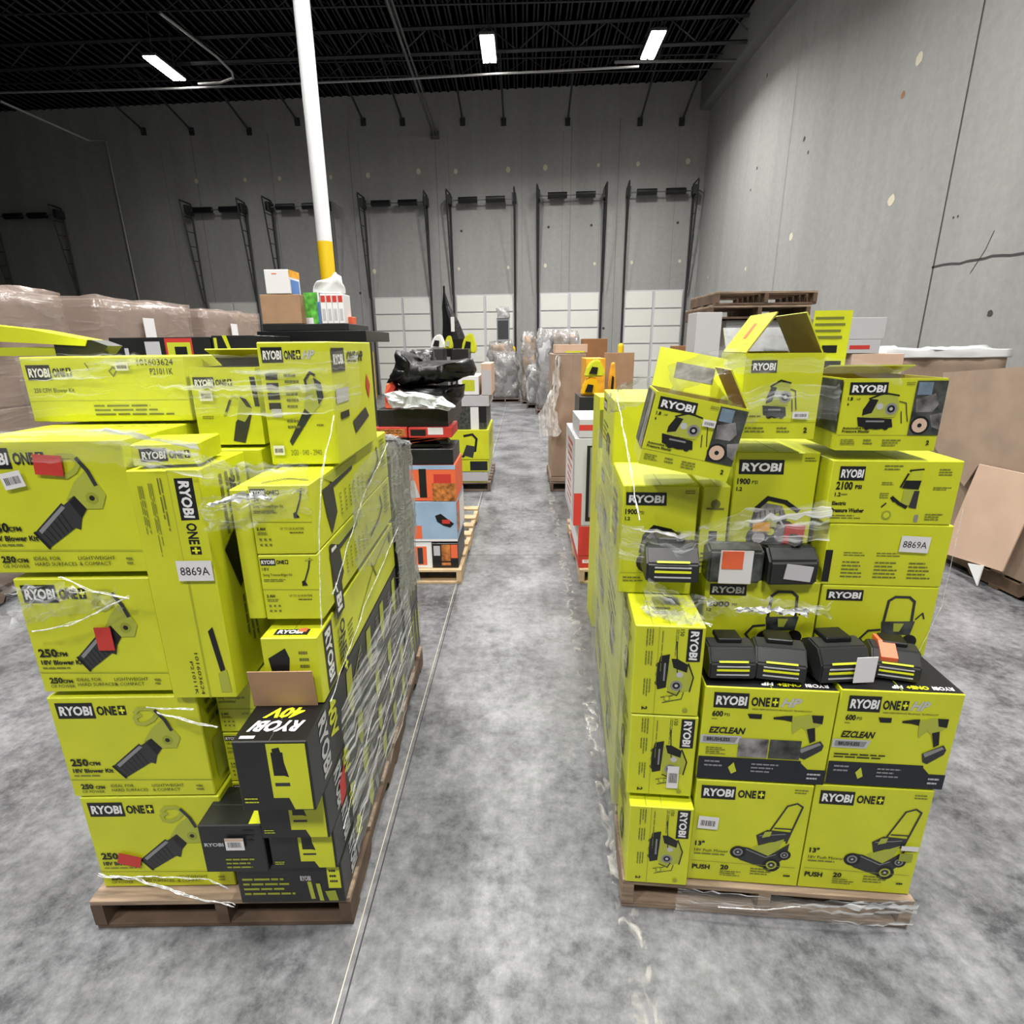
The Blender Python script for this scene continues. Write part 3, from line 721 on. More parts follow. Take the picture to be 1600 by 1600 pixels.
# standing carton
c = Card(.190, .27, .70)
P = c.P('F', 90, (0, 0, 1, 1))
P.line([(0, .40), (1, .40)], .006, 'lime_deep')
Q = c.P('F', 90); 
P = c.P('F'); P.line([(.58, 0), (.58, 1)], .002, 'lime_deep'); P.rect(.585, 0, 1, .40, 'lime')
P = Panel(c, 'F', 90); logo(P, .03, .08, .26, True, w=.17)
P.poly([(.66, .18), (.86, .10), (.87, .18), (.68, .26)], 'ink'); P.poly([(.86, .08), (.97, .06), (.97, .22), (.88, .22)], 'lime_art')
P.greek(.03, .52, .25, .08, 2); P.greek(.05, .66, .3, .07, 3); P.greek(.06, .8, .22, .08, 3)
P.text('101603624', .78, .48, .055, 'ink', False, width=.2); P.text('P21011K', .82, .58, .05, 'ink', False, width=.16)
P = Panel(c, 'R', 90); P.greek(.05, .2, .3, .5, 4, 'ink_soft'); P.poly([(.30, .5), (.52, .35), (.56, .55), (.36, .75)], 'ink'); P.text('250', .08, .3, .12, 'ink'); P.greek(.6, .3, .25, .3, 3)
P = c.P('T'); P.greek(.1, .6, .6, .2, 2)
o = c.done('upright_blower_carton', 'lime blower carton standing on end with a handwritten white tag', 'box', LF, .409, .03, .893, 0)
sticker(o, c, 'F', .140, .285, .098, .06, 'paper', text='8869A', rot=0, label='white tag with the number 8869A')
c = Card(.168, .17, .058); logo(c.P('F'), .12, .2, .6, True, w=.4)
c.done('small_one_plus_carton', 'flat lime carton lying on the standing carton, turned to the right', 'box', LF, .415, .05, 1.602, 0.16)
# trimmer cartons seen behind and beside the standing carton
for z, h, lb in ((.300, .20, 'lowest trimmer carton half hidden behind the black cartons'), (.505, .19, 'trimmer carton in the gap right of the blower cartons'), (.70, .185, 'upper trimmer carton in the gap right of the blower cartons')):
    c = Card(.172, .9, h); face_trimmer(c.P('F')); c.done('trimmer_carton', lb, 'box', LF, .478, .12, z, 0, 'trimmer cartons behind the black cartons')
TG = 'long trimmer cartons at the right of the left stack'
for z, h, lb, dd in ((1.123, .205, 'lower of two long string trimmer cartons at the right', 1.0), (1.331, .205, 'upper of two long string trimmer cartons, curved shaft on its side', 1.0)):
    c = Card(.170, dd, h); face_trimmer(c.P('F')); side_trimmer(c.P('R'), z < 1.2)
    P = c.P('T'); P.line([(.2, .98), (.5, .93), (.9, .95)], .008, 'dark_grey')
    c.done('trimmer_carton', lb, 'box', LF, .698, .085, z, 0, TG)
c = Card(.165, 1.09, .222)
P = c.P('F'); P.poly([(.1, .30), (.42, .15), (.48, .3), (.44, .5), (.14, .55)], 'ink'); P.rect(.2, .5, .26, 1, 'ink'); P.rect(.4, .3, .44, 1, 'ink'); P.greek(.65, .2, .2, .6, 6)
P = Panel(c, 'R', 90, (.04, .88, .96, .955)); P.rect(0, 0, 1, 1, 'ink'); P.text('RYOBI', .06, .2, .6, 'white', True, width=.85)
P = c.P('R'); P.line([(.38, .72), (.62, .3), (.90, .10)], .03, 'ink_soft'); P.line([(.60, .15), (.66, .5)], .05, 'ink_soft'); P.disc(.92, .2, .12, 'dark_grey'); P.greek(.16, .5, .04, .4, 5); P.greek(.26, .5, .06, .4, 5)
P = c.P('T'); P.rect(.2, .955, .8, .985, 'ink'); P.text('RYOBI', .25, .96, .018, 'white', width=.45); P.rect(.6, .95, .75, .97, 'orange')
o = c.done('long_pole_saw_carton', 'long lime carton with a logo at the front corner, resting on the black cartons', 'box', LF, .695, .03, .870, 0)
# black 40V cartons, long, in layers
DG = 'long black 40 volt cartons along the right side of the left stack'
def darkbox(x0, y0, z0, w, d, h, label, red=False, open_top=False, front=True):
    c = Card(w, d, h, 'dark_card', top='black_plastic')
    (face_dark if front else face_low)(c.P('F'))
    side_dark(c.P('R'), red)
    return c, c.done('black_trimmer_carton', label, 'box', LF, x0, y0, z0, 0, DG)
c, o = darkbox(.655, -.135, .630, .208, 1.24, .238, 'topmost long black 40 volt carton, lettering upside down on its lid')
P = Panel(c, 'T', 180, (0, 0, 1, .15))
bm = o.data  # lid print is a part of its own mesh
def lidprint():
    cc = Card.__new__(Card); cc.w, cc.d, cc.h = c.w, c.d, c.h; cc.bm = bmesh.new(); cc.mats = []; cc.k = 4
    P = Panel(cc, 'T', 180); 
    P.text('RYOBI', .16, .032, .036, 'white', True, width=.66, shear=.3); P.text('40V', .22, .080, .036, 'lime_bright', True, width=.5, shear=.3)
    P.rect(.72, .008, .92, .018, 'silver')
    q = mesh_obj('lid_lettering', cc.bm, cc.mats, o); q['label'] = 'white and lime lid lettering'
lidprint()
flap(o, .19, .125, (-.012, -.462, .2390), (math.radians(6), 0, 0), 'kraft', 'kraft', name='carton_flap')['label'] = 'brown cardboard flap standing up'
darkbox(.655, -.065, .455, .208, 1.24, .172, 'second long black carton from the top, red mark near its front corner', red=True)
darkbox(.655, -.035, .300, .207, 1.22, .152, 'third long black carton down at the right of the left stack')
darkbox(.520, -.015, Z0, .345, 1.22, .165, 'lowest long black carton resting on the front edge of the pallet', front=False)
for z, h in ((Z0, .32), (.455, .30), (.76, .30), (1.065, .33)):
    c = Card(.42, .42, h, 'dark_card'); side_dark(c.P('R'), lead=False); c.P('F')
    c.done('dark_carton', 'dark carton at the back of the left stack under grey film, %s' % {Z0: 'lowest', .455: 'second from the floor', .76: 'third from the floor', 1.065: 'topmost'}[z], 'box', LF, .44, 1.24, z, 0, 'dark cartons at the back of the left pallet')
c = Card(.198, .16, .188, 'dark_card', top='dark_card')
P = c.P('F'); P.greek(.35, .70, .55, .25, 3, 'lime_deep'); P.text('RYOBI', .06, .36, .07, 'silver', width=.3); P.greek(.7, .1, .2, .3, 3, 'ink')
P = c.P('R'); P.poly([(.15, .1), (.35, .2), (.3, .8)], 'lime_art'); P.poly([(.5, .2), (.75, .1), (.9, .9), (.7, .8)], 'lime_art'); P.poly([(.4, .5), (.5, .5), (.6, .95), (.5, .95)], 'silver')
P = c.P('T'); P.poly([(.74, .1), (1, .1), (1, .98), (.80, .98)], 'lime')
o = c.done('charger_carton', 'small dark carton with a white barcode label at the front', 'box', LF, .448, -.045, .300, 0)
sticker(o, c, 'F', .110, .068, .058, .046, 'paper', barcode=True, label='white barcode label', band='kraft_pale')
P = None
# behind: boxes on the upper level
c = Card(.50, .26, .198)
P = c.P('F'); P.line([(0, .67), (1, .67)], .006, 'lime_deep'); logo(P, .03, .12, .23, True, w=.15); P.text('250 CFM Blower Kit', .05, .47, .07, 'ink', False, width=.25)
P.text('101603624', .72, .04, .10, 'ink', False, width=.22); P.text('P21011K', .79, .18, .10, 'ink', False, width=.14); P.greek(.40, .74, .5, .2, 3)
P.line([(.40, .1), (.42, .2)], .02, 'ink_soft'); P.line([(.56, .16), (.59, .2), (.56, .3), (.54, .22), (.57, .16)], .02, 'ink_soft')
o = c.done('long_blower_carton', 'long lime blower carton lying flat on the upper level at the left', 'box', LF, -.075, .36, 1.682, 0)
sticker(o, c, 'F', .315, .03, .04, .025, 'paper', barcode=True, label='small white label')
c = Card(.205, .24, .24, open_top=True)
P = c.P('F'); logo(P, .04, .12, .14, True, w=.32)
P.poly([(.52, .95), (.60, .70), (.64, .66), (.76, .50), (.86, .60), (.80, .75), (.70, .98)], 'dark_grey'); P.poly([(.62, .66), (.70, .42), (.74, .35), (.86, .45), (.86, .56), (.74, .70)], 'lime_art')
P.line([(.68, .40), (.60, .36), (.52, .50), (.44, .62)], .03, 'lime_art'); P.line([(.56, .42), (.48, .56)], .03, 'dark_grey'); P.poly([(.70, .36), (.80, .40), (.88, .52), (.80, .50)], 'ink')
P.greek(.1, .62, .2, .05, 2); P.poly([(.9, .12), (.98, .12), (1, .5), (.93, .5)], 'ink')
o = c.done('open_blower_carton', 'open lime blower carton with a dark gap under its lid flap', 'box', LF, .438, .36, 1.604, 0)
sticker(o, c, 'F', .045, .085, .04, .032, 'paper', barcode=True, label='small white barcode')
flap(o, .20, .13, (0, .11, .241), (math.radians(66), 0, 0), 'lime', 'lime')
flap(o, .15, .035, (0, .05, .236), (0, 0, 0), 'ink', 'ink', skew=-.03)  # black sheet stands in for the shade inside the open carton
c = Card(.215, .52, .372)
P = c.P('F'); logo(P, .05, .04, .12, True, True, w=.30)
for i in range(4): P.rect(.07, .24+.08*i, .24, .295+.08*i, 'ink')
P.rect(.1, .53, .24, .6, 'silver'); P.greek(.33, .25, .22, .3, 6)
P.poly([(.33, .84), (.30, .80), (.58, .52), (.66, .58)], 'dark_grey'); P.poly([(.56, .52), (.62, .38), (.66, .30), (.78, .28), (.86, .40), (.80, .50), (.66, .58)], 'lime_art')
P.poly([(.74, .28), (.84, .32), (.86, .44), (.78, .50), (.76, .36)], 'ink'); P.line([(.64, .38), (.62, .30), (.70, .24), (.76, .26)], .02, 'ink')
P.greek(.3, .62, .2, .1, 2); P.greek(.72, .66, .15, .03, 1); P.text('2G0 - 040 - 2940', .3, .87, .05, 'ink_soft', False, width=.45)
P = c.P('R'); P.rect(.02, .05, .28, .24, 'ink'); P.text('RYOBI', .05, .1, .08, 'white', width=.2); P.text('ONE+HP', .34, .08, .09, 'ink', width=.4)
P.rect(.04, .38, .3, .5, 'silver'); P.rect(.1, .58, .28, .64, 'ink'); P.poly([(.35, .70), (.7, .62), (.78, .72), (.4, .82)], 'dark_grey'); P.poly([(.80, .30), (.88, .42), (.82, .55), (.76, .42)], 'red')
o = c.done('blower_carton', 'tall lime high performance blower carton at the top right of the left stack', 'box', LF, .675, .32, 1.545, 0)
sticker(o, c, 'F', .03, .325, .034, .03, 'paper', barcode=True, label='small white barcode')
# lower filler cartons between and behind so that the stack is carried
for x0, z, w, d, h in ((-.03, Z0, .49, .8, .36), (-.03, .50, .49, .8, .38), (-.03, .886, .42, .8, .38), (-.03, 1.272, .42, .8, .395)):
    c = Card(w, d, h); P = c.P('L'); logo(P, .1, .1, .15)
    c.done('lime_carton', 'lime carton in the second row of the left stack, %s' % {Z0: 'lowest', .5: 'second up', .886: 'third up', 1.272: 'topmost'}[z], 'box', LF, x0, .41, z, 0, 'lime cartons in the second row of the left stack')
c = Card(.225, .75, .70); c.done('tall_lime_carton', 'tall lime carton standing behind the upright blower carton', 'box', LF, .415, .33, .893)
c = Card(.05, .7, .40); c.done('narrow_lime_carton', 'narrow lime carton wedged beside the two long trimmer cartons', 'box', LF, .643, .09, 1.123)
# tool lying on top at far left
t = thing('hedge_trimmer', 'lime and black cordless tool lying on the stack at the left picture edge', 'tool', LF.w(-.27, .58, 1.882), LF.a+.1)
bm = bmesh.new(); prism(bm, [(-.22, .06), (.26, .03), (.27, .05), (.1, .085), (-.2, .12)], 'y', -.05, .05); mesh_obj('tool_body', bm, ['lime'], t)
bm = bmesh.new(); prism(bm, [(.16, -.01), (.30, .0), (.33, .03), (.28, .05), (.16, .045)], 'y', -.045, .045); mesh_obj('motor_housing', bm, ['plastic_grey'], t)
bm = bmesh.new(); prism(bm, [(-.22, -.015), (-.1, -.015), (-.1, .045), (-.22, .045)], 'y', -.055, .055); mesh_obj('battery', bm, ['black_plastic'], t)
bm = bmesh.new(); prism(bm, [(-.1, .0), (.16, .0), (.16, .028), (-.1, .028)], 'y', -.04, .04); mesh_obj('handle', bm, ['lime_band'], t)
# ------------------------------------------------------------------ right front stack
MG = 'push mower cartons at the bottom of the right stack'
c = Card(.365, .5, .418); face_mower(c.P('F')); o = c.done('mower_carton', 'lime push mower carton at the bottom centre of the right stack, white label on it', 'box', RF, .200, 0, Z0, 0, MG)
sticker(o, c, 'F', .048, .165, .065, .05, 'paper', rot=.05, barcode=True, label='white shipping label')
c = Card(.355, .5, .425); face_mower(c.P('F')); o = c.done('mower_carton', 'lime push mower carton at the bottom right corner of the right stack', 'box', RF, .569, 0, Z0, 0, MG)
sticker(o, c, 'F', .318, .225, .052, .018, 'paper', label='narrow white label'); sticker(o, c, 'F', .312, .262, .04, .032, 'lime_deep', label='small green seal')
HG = 'pressure cleaner cartons on top of the mower cartons'
c = Card(.392, .58, .340, top='ink'); face_hp(c.P('F')); top_hp(Panel(c, 'T', 180, (0, 0, 1, .17))); o = c.done('pressure_cleaner_carton', 'lime pressure cleaner carton with two photos on its front, above the left mower carton', 'box', RF, .196, 0, .558, 0, HG)
c = Card(.348, .58, .342, top='ink'); face_hp(c.P('F'), False); top_hp(Panel(c, 'T', 180, (0, 0, 1, .17))); o = c.done('pressure_cleaner_carton', 'lime pressure cleaner carton without photos at the right corner, above a mower carton', 'box', RF, .592, 0, .565, 0, HG)
VG = 'compressor cartons turned sideways at the left corner of the right stack'
for x0, y0, z0, w, h, lb in ((-.012, -.028, Z0, .205, .325, 'lowest sideways compressor carton'), (-.022, 0, .478, .208, .305, 'middle sideways compressor carton, white barcode label on it'), (-.025, 0, .787, .206, .310, 'topmost sideways compressor carton, bright lid')):
    c = Card(w, .30, h); face_vertical(c.P('F', 90)); P = c.P('L'); P.greek(.1, .1, .7, .4, 5); compressor_art(P, .5, .7, .8)
    P = c.P('T'); P.line([(.25, 0), (.25, 1)], .01, 'lime_deep'); P.rect(.6, .35, .72, .5, 'navy'); P.greek(.3, .6, .3, .2, 2)
    o = c.done('compressor_carton', lb, 'box', RF, x0, y0, z0, 0, VG)
    if 'white' in lb: sticker(o, c, 'F', .142, .225, .036, .085, 'paper', barcode=True, label='white barcode label')
for z, h in ((Z0, .40), (.533, .50), (1.035, .06)):
    c = Card(.20, .6, h); P = c.P('L'); P.greek(.1, .2, .7, .4, 4); compressor_art(P, .5, .6, .8); c.done('lime_carton', 'lime carton behind the corner cartons of the right stack, %s' % {Z0: 'lowest', .533: 'middle', 1.035: 'flat one on top'}[z], 'box', RF, -.03, .305, z, 0, 'lime cartons on the aisle side of the right stack')
for z, h in ((Z0, .38), (.513, .38), (.895, .40), (1.297, .37)):
    c = Card(.55, .66, h); P = c.P('L'); logo(P, .1, .1, .15, False); P.greek(.1, .4, .5, .3, 4); washer_art(P, .6, .6, .6)
    c.done('lime_carton', 'large lime carton in the back of the right stack, %s' % {Z0: 'lowest', .513: 'second up', .895: 'third up', 1.297: 'topmost'}[z], 'box', RF, -.03, .93, z, 0, 'large lime cartons at the back of the right stack')
c = Card(.36, .30, .252); face_cart(c.P('F'), '2000'); c.done('pressure_washer_carton', 'lime pressure washer carton showing a wheeled washer, behind the two batteries', 'box', RF, .221, .20, .912)
c = Card(.352, .40, .244); face_cart(c.P('F'), ''); c.done('pressure_washer_carton', 'lime washer carton with a big handle picture, beneath the tagged carton', 'box', RF, .587, .20, .912)
c = Card(.362, .40, .204)
P = c.P('F'); P.rect(.0, .42, .06, .95, 'ink'); P.greek(.15, .45, .2, .08, 2); P.greek(.15, .6, .2, .3, 5); P.greek(.42, .45, .2, .08, 2); P.greek(.42, .6, .2, .3, 5); P.greek(.7, .6, .2, .3, 5)
o = c.done('plain_lime_carton', 'lime carton lying on its side with a handwritten white number tag', 'box', RF, .578, .20, 1.158)
sticker(o, c, 'F', .255, .06, .085, .052, 'paper', text='8869A', rot=.04, label='white tag with the number 8869A')
c = Card(.370, .40, .198)
P = c.P('F'); logo(P, .06, .09, .22, False, w=.20); P.text('2100', .05, .33, .12, 'ink', width=.13); P.text('PSI', .20, .38, .06, 'ink'); P.text('1.2', .05, .50, .06, 'ink'); P.greek(.1, .52, .05, .05, 1)
P.text('Electric', .04, .64, .06, 'ink', width=.11); P.text('Pressure Washer', .04, .75, .065, 'ink', width=.26); P.greek(.04, .86, .28, .08, 2)
P.greek(.40, .07, .15, .10, 2); P.greek(.40, .33, .12, .06, 2); P.greek(.40, .50, .08, .10, 3); P.greek(.82, .12, .12, .12, 3); P.greek(.80, .4, .14, .06, 2)
P.line([(.60, .15), (.70, .13)], .03, 'ink'); P.poly([(.61, .16), (.70, .14), (.69, .30), (.60, .30)], 'lime_band'); P.poly([(.58, .30), (.70, .30), (.69, .44), (.56, .42)], 'ink'); P.poly([(.58, .44), (.68, .44), (.70, .70), (.58, .68)], 'lime_art')
P.line([(.52, .62), (.50, .57), (.56, .66), (.62, .72)], .05, 'ink'); P.poly([(.66, .46), (.70, .46), (.70, .74), (.64, .72)], 'dark_grey'); P.line([(.59, .2), (.55, .4)], .03, 'ink')
P.disc(.48, .85, .07, 'lime_deep'); P.disc(.48, .85, .045, 'lime'); P.line([(.46, .66), (.43, .72)], .02, 'ink'); P.rect(.70, .84, .73, .95, 'grey'); P.greek(.78, .82, .14, .12, 3)
o = c.done('pressure_washer_carton', 'lime 2100 PSI electric pressure washer carton on the right side', 'box', RF, .558, .20, 1.364)
c = Card(.255, .30, .405); face_washer(c.P('F'), '1900'); o = c.done('pressure_washer_carton', 'lime 1900 PSI washer carton in the centre, red tag at its lower corner', 'box', RF, .298, .275, 1.166)
sticker(o, c, 'F', .205, .27, .062, .072, 'red', rot=.05, label='red and white tag'); sticker(o, c, 'F', .10, .245, .055, .032, 'amber', text='NEW'[:0] or None, label='yellow price sticker')
c = Card(.236, .36, .372); face_washer(c.P('F'), '1900'); P = c.P('L'); P.greek(.2, .2, .5, .5, 5); P.poly([(.35, .35), (.5, .25), (.6, .6), (.45, .75)], 'photo_mid')
o = c.done('pressure_washer_carton', 'lime 1900 PSI washer carton at the left, above the sideways cartons', 'box', RF, -.057, .22, 1.100)
c = Card(.085, .3, .300); P = c.P('F'); P.disc(.5, .2, .05, 'ink_soft'); P.line([(.2, .25), (.8, .25)], .02, 'ink_soft'); P.rect(.35, .5, .65, .66, 'dark_grey'); P.greek(.1, .75, .8, .2, 4)
c.done('narrow_carton', 'narrow lime carton upright between the two 1900 PSI cartons', 'box', RF, .196, .24, 1.168)
CG = 'compressor cartons on top of the right stack'
c = Card(.222, .26, .250, open_top=True); P = c.P('F'); logo(P, .08, .08, .14, False, w=.33); P.line([(0, .80), (1, .80)], .005, 'lime_deep'); compressor_art(P, .48, .55, 1.0); P.greek(.03, .72, .35, .03, 1); P.greek(.08, .86, .3, .08, 2); P.greek(.5, .86, .2, .08, 2); P.text('2', .85, .86, .06, 'ink')
P = c.P('R'); P.rect(.05, .05, .98, .95, 'photo_dark')
o = c.done('compressor_carton', 'open lime compressor carton at the top centre with its flaps standing up', 'box', RF, .277, .22, 1.622, 0, CG)
sticker(o, c, 'F', .172, .178, .045, .020, 'paper', barcode=True, label='small white label')
flap(o, .24, .135, (-.108, .0, .251), (math.radians(-34), 0, math.radians(-90)), 'lime', 'kraft_in', prints=[(-.1, .35, .15, .75, 'orange')])
flap(o, .20, .10, (.0, .122, .251), (math.radians(-40), 0, 0), 'photo_dark', 'lime')
flap(o, .24, .125, (.106, .0, .251), (math.radians(28), 0, math.radians(-90)), 'kraft_in', 'lime')
c = Card(.278, .30, .208, open_top=True); face_compressor(c.P('F')); P = c.P('L'); P.rect(.02, .02, .98, .75, 'photo_dark'); P.disc(.5, .5, .2, 'photo_mid')
o = c.done('compressor_carton', 'open lime compressor carton with a photo of a car wheel, at the top right', 'box', RF, .556, .20, 1.592, 0, CG)
flap(o, .12, .20, (-.075, .14, .209), (math.radians(-4), 0, 0), 'lime', 'kraft_in', prints=[(-.8, .55, .7, .60, 'ink_soft'), (-.8, .66, .6, .70, 'ink_soft'), (-.8, .76, .8, .80, 'ink_soft'), (-.8, .86, .7, .90, 'ink_soft'), (-.3, .33, .5, .45, 'ink'), (-.9, .02, .8, .2, 'ink')], skew=.008)
flap(o, .26, .10, (.03, .148, .209), (math.radians(74), 0, 0), 'lime', 'lime_deep')
c = Card(.262, .24, .215, open_top=True); face_compressor(c.P('F')); P = c.P('L'); P.rect(.05, .02, .5, .8, 'photo_dark'); P.rect(.55, .02, .95, .8, 'photo_mid')
o = c.done('compressor_carton', 'tilted open lime compressor carton sliding down at the top left', 'box', RF, -.022, .13, 1.535, -.06, CG, tilt=(0, math.radians(11)))
sticker(o, c, 'F', .165, .06, .036, .02, 'paper', barcode=True, label='small white label')
flap(o, .25, .13, (0, .118, .216), (math.radians(-18), 0, 0), 'lime', 'kraft', prints=[(-.5, .3, .5, .7, 'photo_mid')])
flap(o, .22, .12, (.128, 0, .216), (math.radians(38), 0, math.radians(-90)), 'kraft', 'lime')
# tools held in front of the stack
def battery(label, fr, x, y, z, rz, s=1.0, group=None, name='battery_pack', lip=False):
    t = thing(name, label, 'battery', fr.w(x, y, z), fr.a+rz, group); e = s
    bm = bmesh.new(); prism(bm, [(-.045*e, 0), (.05*e, 0), (.05*e, .062*e), (.02*e, .082*e), (-.02*e, .078*e), (-.045*e, .045*e)], 'x', -.058*e, .058*e)
    bmesh.ops.bevel(bm, geom=bm.edges[:], offset=.005, segments=2, affect='EDGES'); cs = mesh_obj('case', bm, ['plastic_grey'], t)
    bm = bmesh.new(); abox(bm, -.03*e, .03*e, -.005*e, .045*e, .078*e, .092*e, 0, bev=.003); mesh_obj('terminal_rail', bm, ['black_plastic'], t)
    for z0, m in ((.012, 'silver'), (.024, 'lime_bright'), (.035, 'silver')):
        bm = bmesh.new(); abox(bm, -.04*e, .04*e, -.0475*e, -.0455*e, z0*e, (z0+(.003 if m == 'silver' else .005))*e, 0); mesh_obj('stripe', bm, [m], cs)
    bm = bmesh.new(); bm2 = abox(bm, -.04*e, .04*e, -.001, .001, 0, .03*e, 0)
    q = mesh_obj('label_plate', bm, ['lime_band'], cs); q.location = (0, -.0468*e, .0480*e); q.rotation_euler = (math.radians(-37), 0, 0); q.scale = (.9, 1, .16)
    return t
battery('black battery pack with lime stripes, left of the two equal ones on the ledge', RF, .275, .075, .912, .05, 1.22, 'matching battery packs on the ledge')
battery('black battery pack with lime stripes, right of the two equal ones on the ledge', RF, .425, .075, .912, -.12, 1.25, 'matching battery packs on the ledge')
t = battery('large dark tool in a bubble pack with a blank white card on the ledge', RF, .600, .085, .912, .15, 1.35)
bm = bmesh.new(); abox(bm, -.032, .032, -.001, .001, 0, .085, 0); q = mesh_obj('blank_card', bm, ['paper'], t); q.location = (.045, -.078, .012); q['label'] = 'blank white card'
t = battery('black battery with an orange cap at the right end of the ledge', RF, .775, .10, .912, -.2, 1.15)
bm = bmesh.new(); prism(bm, [(-.05, .075), (.0, .105), (.05, .10), (.05, .085), (-.045, .055)], 'x', -.045, .0); q = mesh_obj('cap', bm, ['orange'], t); q['label'] = 'orange cap'
battery('brown battery pack hanging in the film at the left, lime band across it', RF, .085, .13, 1.166+.04, 0, 1.35, name='battery_pack')
t = thing('charger', 'dark tool with an orange and white card caught under the film in the centre', 'tool', RF.w(.30, .215, 1.166), RF.a)
bm = bmesh.new(); prism(bm, [(-.045, 0), (.045, 0), (.045, .10), (.01, .125), (-.045, .11)], 'x', -.085, .085); bmesh.ops.bevel(bm, geom=bm.edges[:], offset=.008, segments=2, affect='EDGES'); mesh_obj('body', bm, ['photo_dark'], t)
bm = bmesh.new(); abox(bm, -.045, .02, -.0490, -.0472, .05, .11, 0); q = mesh_obj('orange_card', bm, ['orange'], t); q['label'] = 'orange card'
bm = bmesh.new(); abox(bm, -.05, .05, -.0470, -.0455, .0, .112, 0); q = mesh_obj('white_card', bm, ['paper'], t); q['label'] = 'white card'
t = thing('charger', 'dark battery charger with a pale label, right of the orange card under the film', 'tool', RF.w(.475, .215, 1.166), RF.a+.08)
bm = bmesh.new(); prism(bm, [(-.05, 0), (.045, 0), (.045, .11), (-.01, .12), (-.05, .08)], 'x', -.08, .075); bmesh.ops.bevel(bm, geom=bm.edges[:], offset=.008, segments=2, affect='EDGES'); mesh_obj('body', bm, ['plastic_grey'], t)
bm = bmesh.new(); abox(bm, .0, .028, -.02, .02, .118, .15, 0, bev=.004); mesh_obj('post', bm, ['plastic_grey'], t)
bm = bmesh.new(); abox(bm, -.035, .05, -.001, .001, 0, .05, 0); q = mesh_obj('pale_label', bm, ['silver'], t); q.location = (0, -.0535, .02); q.rotation_euler = (math.radians(-2), math.radians(8), 0); q['label'] = 'pale label'
def sub(P, n):
    out = []
    for a, b in zip(P, P[1:]):
        for i in range(n): out.append(a.lerp(b, i/n))
    return out+[P[-1]]
# ------------------------------------------------------------------ background helper: carton whose front is seen between pixels
def bgcard(px0, py0, px1, py1, Y, d, base, name, label, cat='box', group=None, art=None, z0=None, top=None, rz=0):
    a = at(px0, (py0+py1)/2, Y); b = at(px1, (py0+py1)/2, Y); zt = at((px0+px1)/2, py0, Y).z; zb = at((px0+px1)/2, py1, Y).z if z0 is None else z0
    c = Card(b.x-a.x, d, zt-zb, base, top=top)
    if art: art(c)
    return c, c.done(name, label, cat, WF, a.x, Y, zb, rz, group)
from mathutils import noise as NZ
def crumpled(name, m, w, d, h, loc, seed, amp=.06, label=None, parent=None, rz=0, cuts=11, pw=1.0, taper=.0, smooth=True, fr=3.2):
    """soft wrapped bundle: a subdivided block whose skin is pulled into folds"""
    bm = bmesh.new(); bmesh.ops.create_cube(bm, size=1)
    bmesh.ops.subdivide_edges(bm, edges=bm.edges[:], cuts=cuts, use_grid_fill=True)
    sd = Vector((seed*3.7, seed*1.3, seed*.7))
    for v in bm.verts:
        x, y, z = v.co*2
        k_ = 1-.09*pw*(abs(x)**4+abs(y)**4+max(0, z)**4*1.2)*.5
        v.co = Vector((x*w/2*k_, y*d/2*k_, (z+1)/2*h))
        if z > -.98:
            p = v.co+sd; q = NZ.noise_vector(p*fr)*amp*1.6+NZ.noise_vector(p*fr*2.7)*amp*.9
            if abs(z) < .98: q.z = 0
            v.co += q
    bmesh.ops.recalc_face_normals(bm, faces=bm.faces[:])
    return mesh_obj(name, bm, [m], parent, loc=loc, rz=rz, smooth=smooth)
# second pallet on the left -------------------------------------------------------
Y2 = 4.27
pallet('pale wooden pallet under the second stack on the left of the aisle', Frame(-1.42, 4.23, 0), 0, 0, .90, 1.9, wood='wood_pale', group=None)
def art(c):
    P = c.P('F'); P.frame(.01, .02, .99, .98, .03, 'paper'); P.rect(.45, .15, .92, .88, 'orange'); P.rect(.55, .2, .64, .85, 'ink'); P.rect(.78, .2, .86, .85, 'dark_grey'); P.greek(.1, .3, .25, .3, 3, 'grey')
bgcard(575, 848, 675, 886, Y2, .5, 'white', 'white_tool_carton', 'white carton with an orange picture at the bottom of the second left stack', art=art, z0=Z0)
def art(c):
    P = c.P('F'); P.rect(.05, .1, .3, .5, 'silver'); P.rect(.35, .05, .7, .9, 'photo_warm'); P.rect(.72, .05, .98, .6, 'orange'); P.rect(0, .72, 1, .78, 'ink')
bgcard(676, 849, 716, 887, Y2, .5, 'dark_card', 'dark_tool_carton', 'dark carton with orange prints at the bottom of the second left stack', art=art, z0=Z0)
def art(c):
    P = c.P('F'); P.rect(.48, .6, .64, .93, 'orange'); P.poly([(.78, .35), (.84, .3), (.90, .42), (.97, .55), (.93, .65), (.86, .6), (.80, .5)], 'ink'); P.rect(.85, .45, .93, .55, 'red'); P.greek(.45, .4, .1, .06, 1, 'ink'); P.rect(.0, .94, 1, 1, 'paper')
    P = c.P('R'); P.rect(.02, .05, .3, .3, 'orange'); P.rect(.02, .32, .3, .8, 'photo_warm'); P.rect(.35, .1, .95, .9, 'paper')
bgcard(560, 784, 714, 846, Y2, .55, 'sky_blue', 'blue_tool_carton', 'pale blue carton with a small chainsaw picture in the second left stack', art=art)
def art(c):
    P = c.P('F'); P.rect(0, 0, 1, .12, 'sky_blue'); P.rect(.3, .2, .55, .38, 'orange'); P.poly([(.3, .4), (.55, .42), (.6, .9), (.3, .95)], 'silver'); P.rect(.60, .1, .68, .9, 'dark_card'); P.rect(.68, .3, .76, .9, 'orange'); P.rect(.76, .25, .95, .5, 'red'); P.rect(.74, .5, 1, 1, 'photo_warm')
